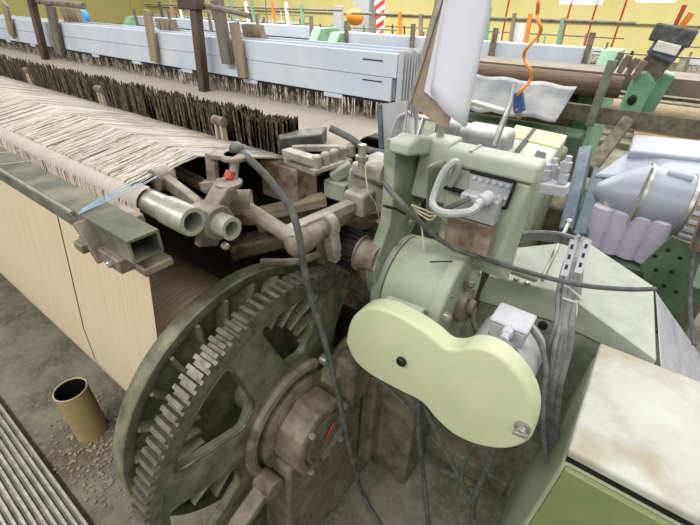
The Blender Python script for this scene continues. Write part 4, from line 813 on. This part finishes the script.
tag(MB().slab([P(640, 105, 2, .02), P(760, 110, 2, .02), P(800, 150, 2, .02), P(630, 150, 2, .02)], (0, 0, .01)).build('tan_floor_cloth', M['clothtan']), 'tan brown cloth spread on the floor at right behind the grey cover', 'cloth')
tag(MB().box(-1.15, -.30, 2.62, 2.80, 0, .84).build('green_machine_body', M['green_deep'], None, .02), 'deep green machine body behind the right end of the grey tarpaulin', 'machine body')
# pillar with striped guard
pl = thing('pillar', (-6.0, 9.0, 0), 'grey square building pillar standing in front of the yellow wall', 'pillar')
px_ = P(365, 20, 1, 9.0); MB().box(px_.x-.35, px_.x+.1, 9.0, 9.4, 0, 4).build('pillar_shaft', M['grey'], pl)
qa = P(374, 20, 1, 8.9).x; qb = P(384, 20, 1, 8.9).x
sg = thing('hazard_board', (qa, 8.9, 0), 'red and white diagonal striped board fixed beside the grey pillar', 'hazard board')
MB().box(qa, qb, 8.9, 8.95, 0, 2.6).build('board_panel', M['white'], sg)
m = MB(); z = .3
while z < 2.45: m.slab([(qa, 8.898, z), (qb, 8.898, z+.16), (qb, 8.898, z+.26), (qa, 8.898, z+.10)], (0, -.004, 0)); z += .2
m.build('red_stripes', M['redsign'], sg)
# wall trunking, hanging wires, lamps
struct(MB().box(-31, 11, 17.9, 18, 1.0, 1.04).build('trim_1', M['machine']))
for px in (120, 205, 262, 440, 517, 583, 610, 640):
    a = P(px, -40, 1, 5.5); b_ = V((a.x, a.y, 1.1)); tag(MB().cyl(b_, V((a.x, a.y, 3.2)), .010, seg=6).build('hanging_conduit', M['red'] if px > 500 else M['machine']), 'thin vertical conduit hanging over the background looms', 'conduit', 'conduits over the background looms')
def lamp(px0, px1, py, Y, lab):
    a = P(px0, py, 1, Y); b_ = P(px1, py, 1, Y); z = (a.z+b_.z)/2; t = thing('tube_lamp', ((a.x+b_.x)/2, Y, z), lab, 'lamp')
    em = MC.get('lamp_glow')
    if not em:
        em = bpy.data.materials.new('lamp_glow'); em.use_nodes = True; b = em.node_tree.nodes['Principled BSDF']; b.inputs['Emission Color'].default_value = (1, 1, 1, 1); b.inputs['Emission Strength'].default_value = 4; MC['lamp_glow'] = em
    MB().box(a.x, b_.x, Y-.06, Y+.06, z, z+.05).build('lamp_diffuser', em, t); MB().box(a.x-.03, b_.x+.03, Y-.08, Y+.08, z+.051, z+.09).build('lamp_housing', M['white'], t)
    for x in (a.x+.1, b_.x-.1): MB().cyl((x, Y, z+.09), (x, Y, 3.4), .006, seg=6).build('suspension_wire', M['rusty'], t)
lamp(560, 601, 4, 7.6, 'bright tube lamp at the top, left of the two on the right side')
lamp(636, 675, 2, 7.6, 'bright tube lamp at the top, right of the two on the right side')
# clutter on far looms: small boxes
q = P(278, 10, 1, 5); 
tag(MB().box(P(333, 20, 1, 4.6).x, P(341, 20, 1, 4.6).x, 4.6, 4.66, 1.15, 1.42).build('grey_panel', M['plate'], None, .005), 'small upright grey panel above the loom left of the pillar', 'panel')
q = P(355, 17, 1, 8); tag(MB().ball(q, .16, 1.3, 1, 1).build('orange_bundle', M['orange']), 'orange bundle left of the grey pillar', 'bundle')
q = P(519, 30, 1, 4); tag(MB().box(q.x-.06, q.x+.06, 4, 4.05, q.z-.1, q.z+.05).build('white_box', M['white'], None, .005), 'small white notice box on the background loom left of the hose', 'box')

# ================================================================ LIGHT
w = bpy.data.worlds.new('world'); bpy.context.scene.world = w; w.use_nodes = True
bg = w.node_tree.nodes['Background']; bg.inputs[0].default_value = (1, .99, .96, 1); bg.inputs[1].default_value = .5
def area(x, y, z, sx, sy, e, rot=(0, 0, 0), col=(1, .985, .95)):
    l = bpy.data.lights.new('ceiling_and_fill_light', 'AREA'); l.shape = 'RECTANGLE'; l.size = sx; l.size_y = sy; l.energy = e; l.color = col
    o = bpy.data.objects.new('ceiling_and_fill_light', l); C.objects.link(o); o.location = (x, y, z); o.rotation_euler = rot
area(-1.0, 3.2, 3.2, 4.5, .5, 66)
area(-4.5, 3.0, 3.2, 4, .5, 110)
area(.9, 1.6, 3.0, 3, .5, 24)
area(-3.0, 7, 3.4, 9, .6, 260)
area(-2.5, -1.6, 3.2, 5, .5, 120)  # unseen front fill, added to brighten the harness panels and beam yarn
area(.6, -1.4, 3.2, 3, .5, 40)  # further unseen fill on the right, added to lift the yarn
area(-9, 8, 3.4, 9, .6, 260)
area(3, 7, 3.4, 7, .6, 200)
area(-4, 14, 3.6, 20, .6, 520)
area(-18, 13, 3.6, 14, .6, 400)
sc = bpy.context.scene
sc.view_settings.view_transform = 'Standard'; sc.view_settings.look = 'None'; sc.view_settings.exposure = .27; sc.view_settings.gamma = 1
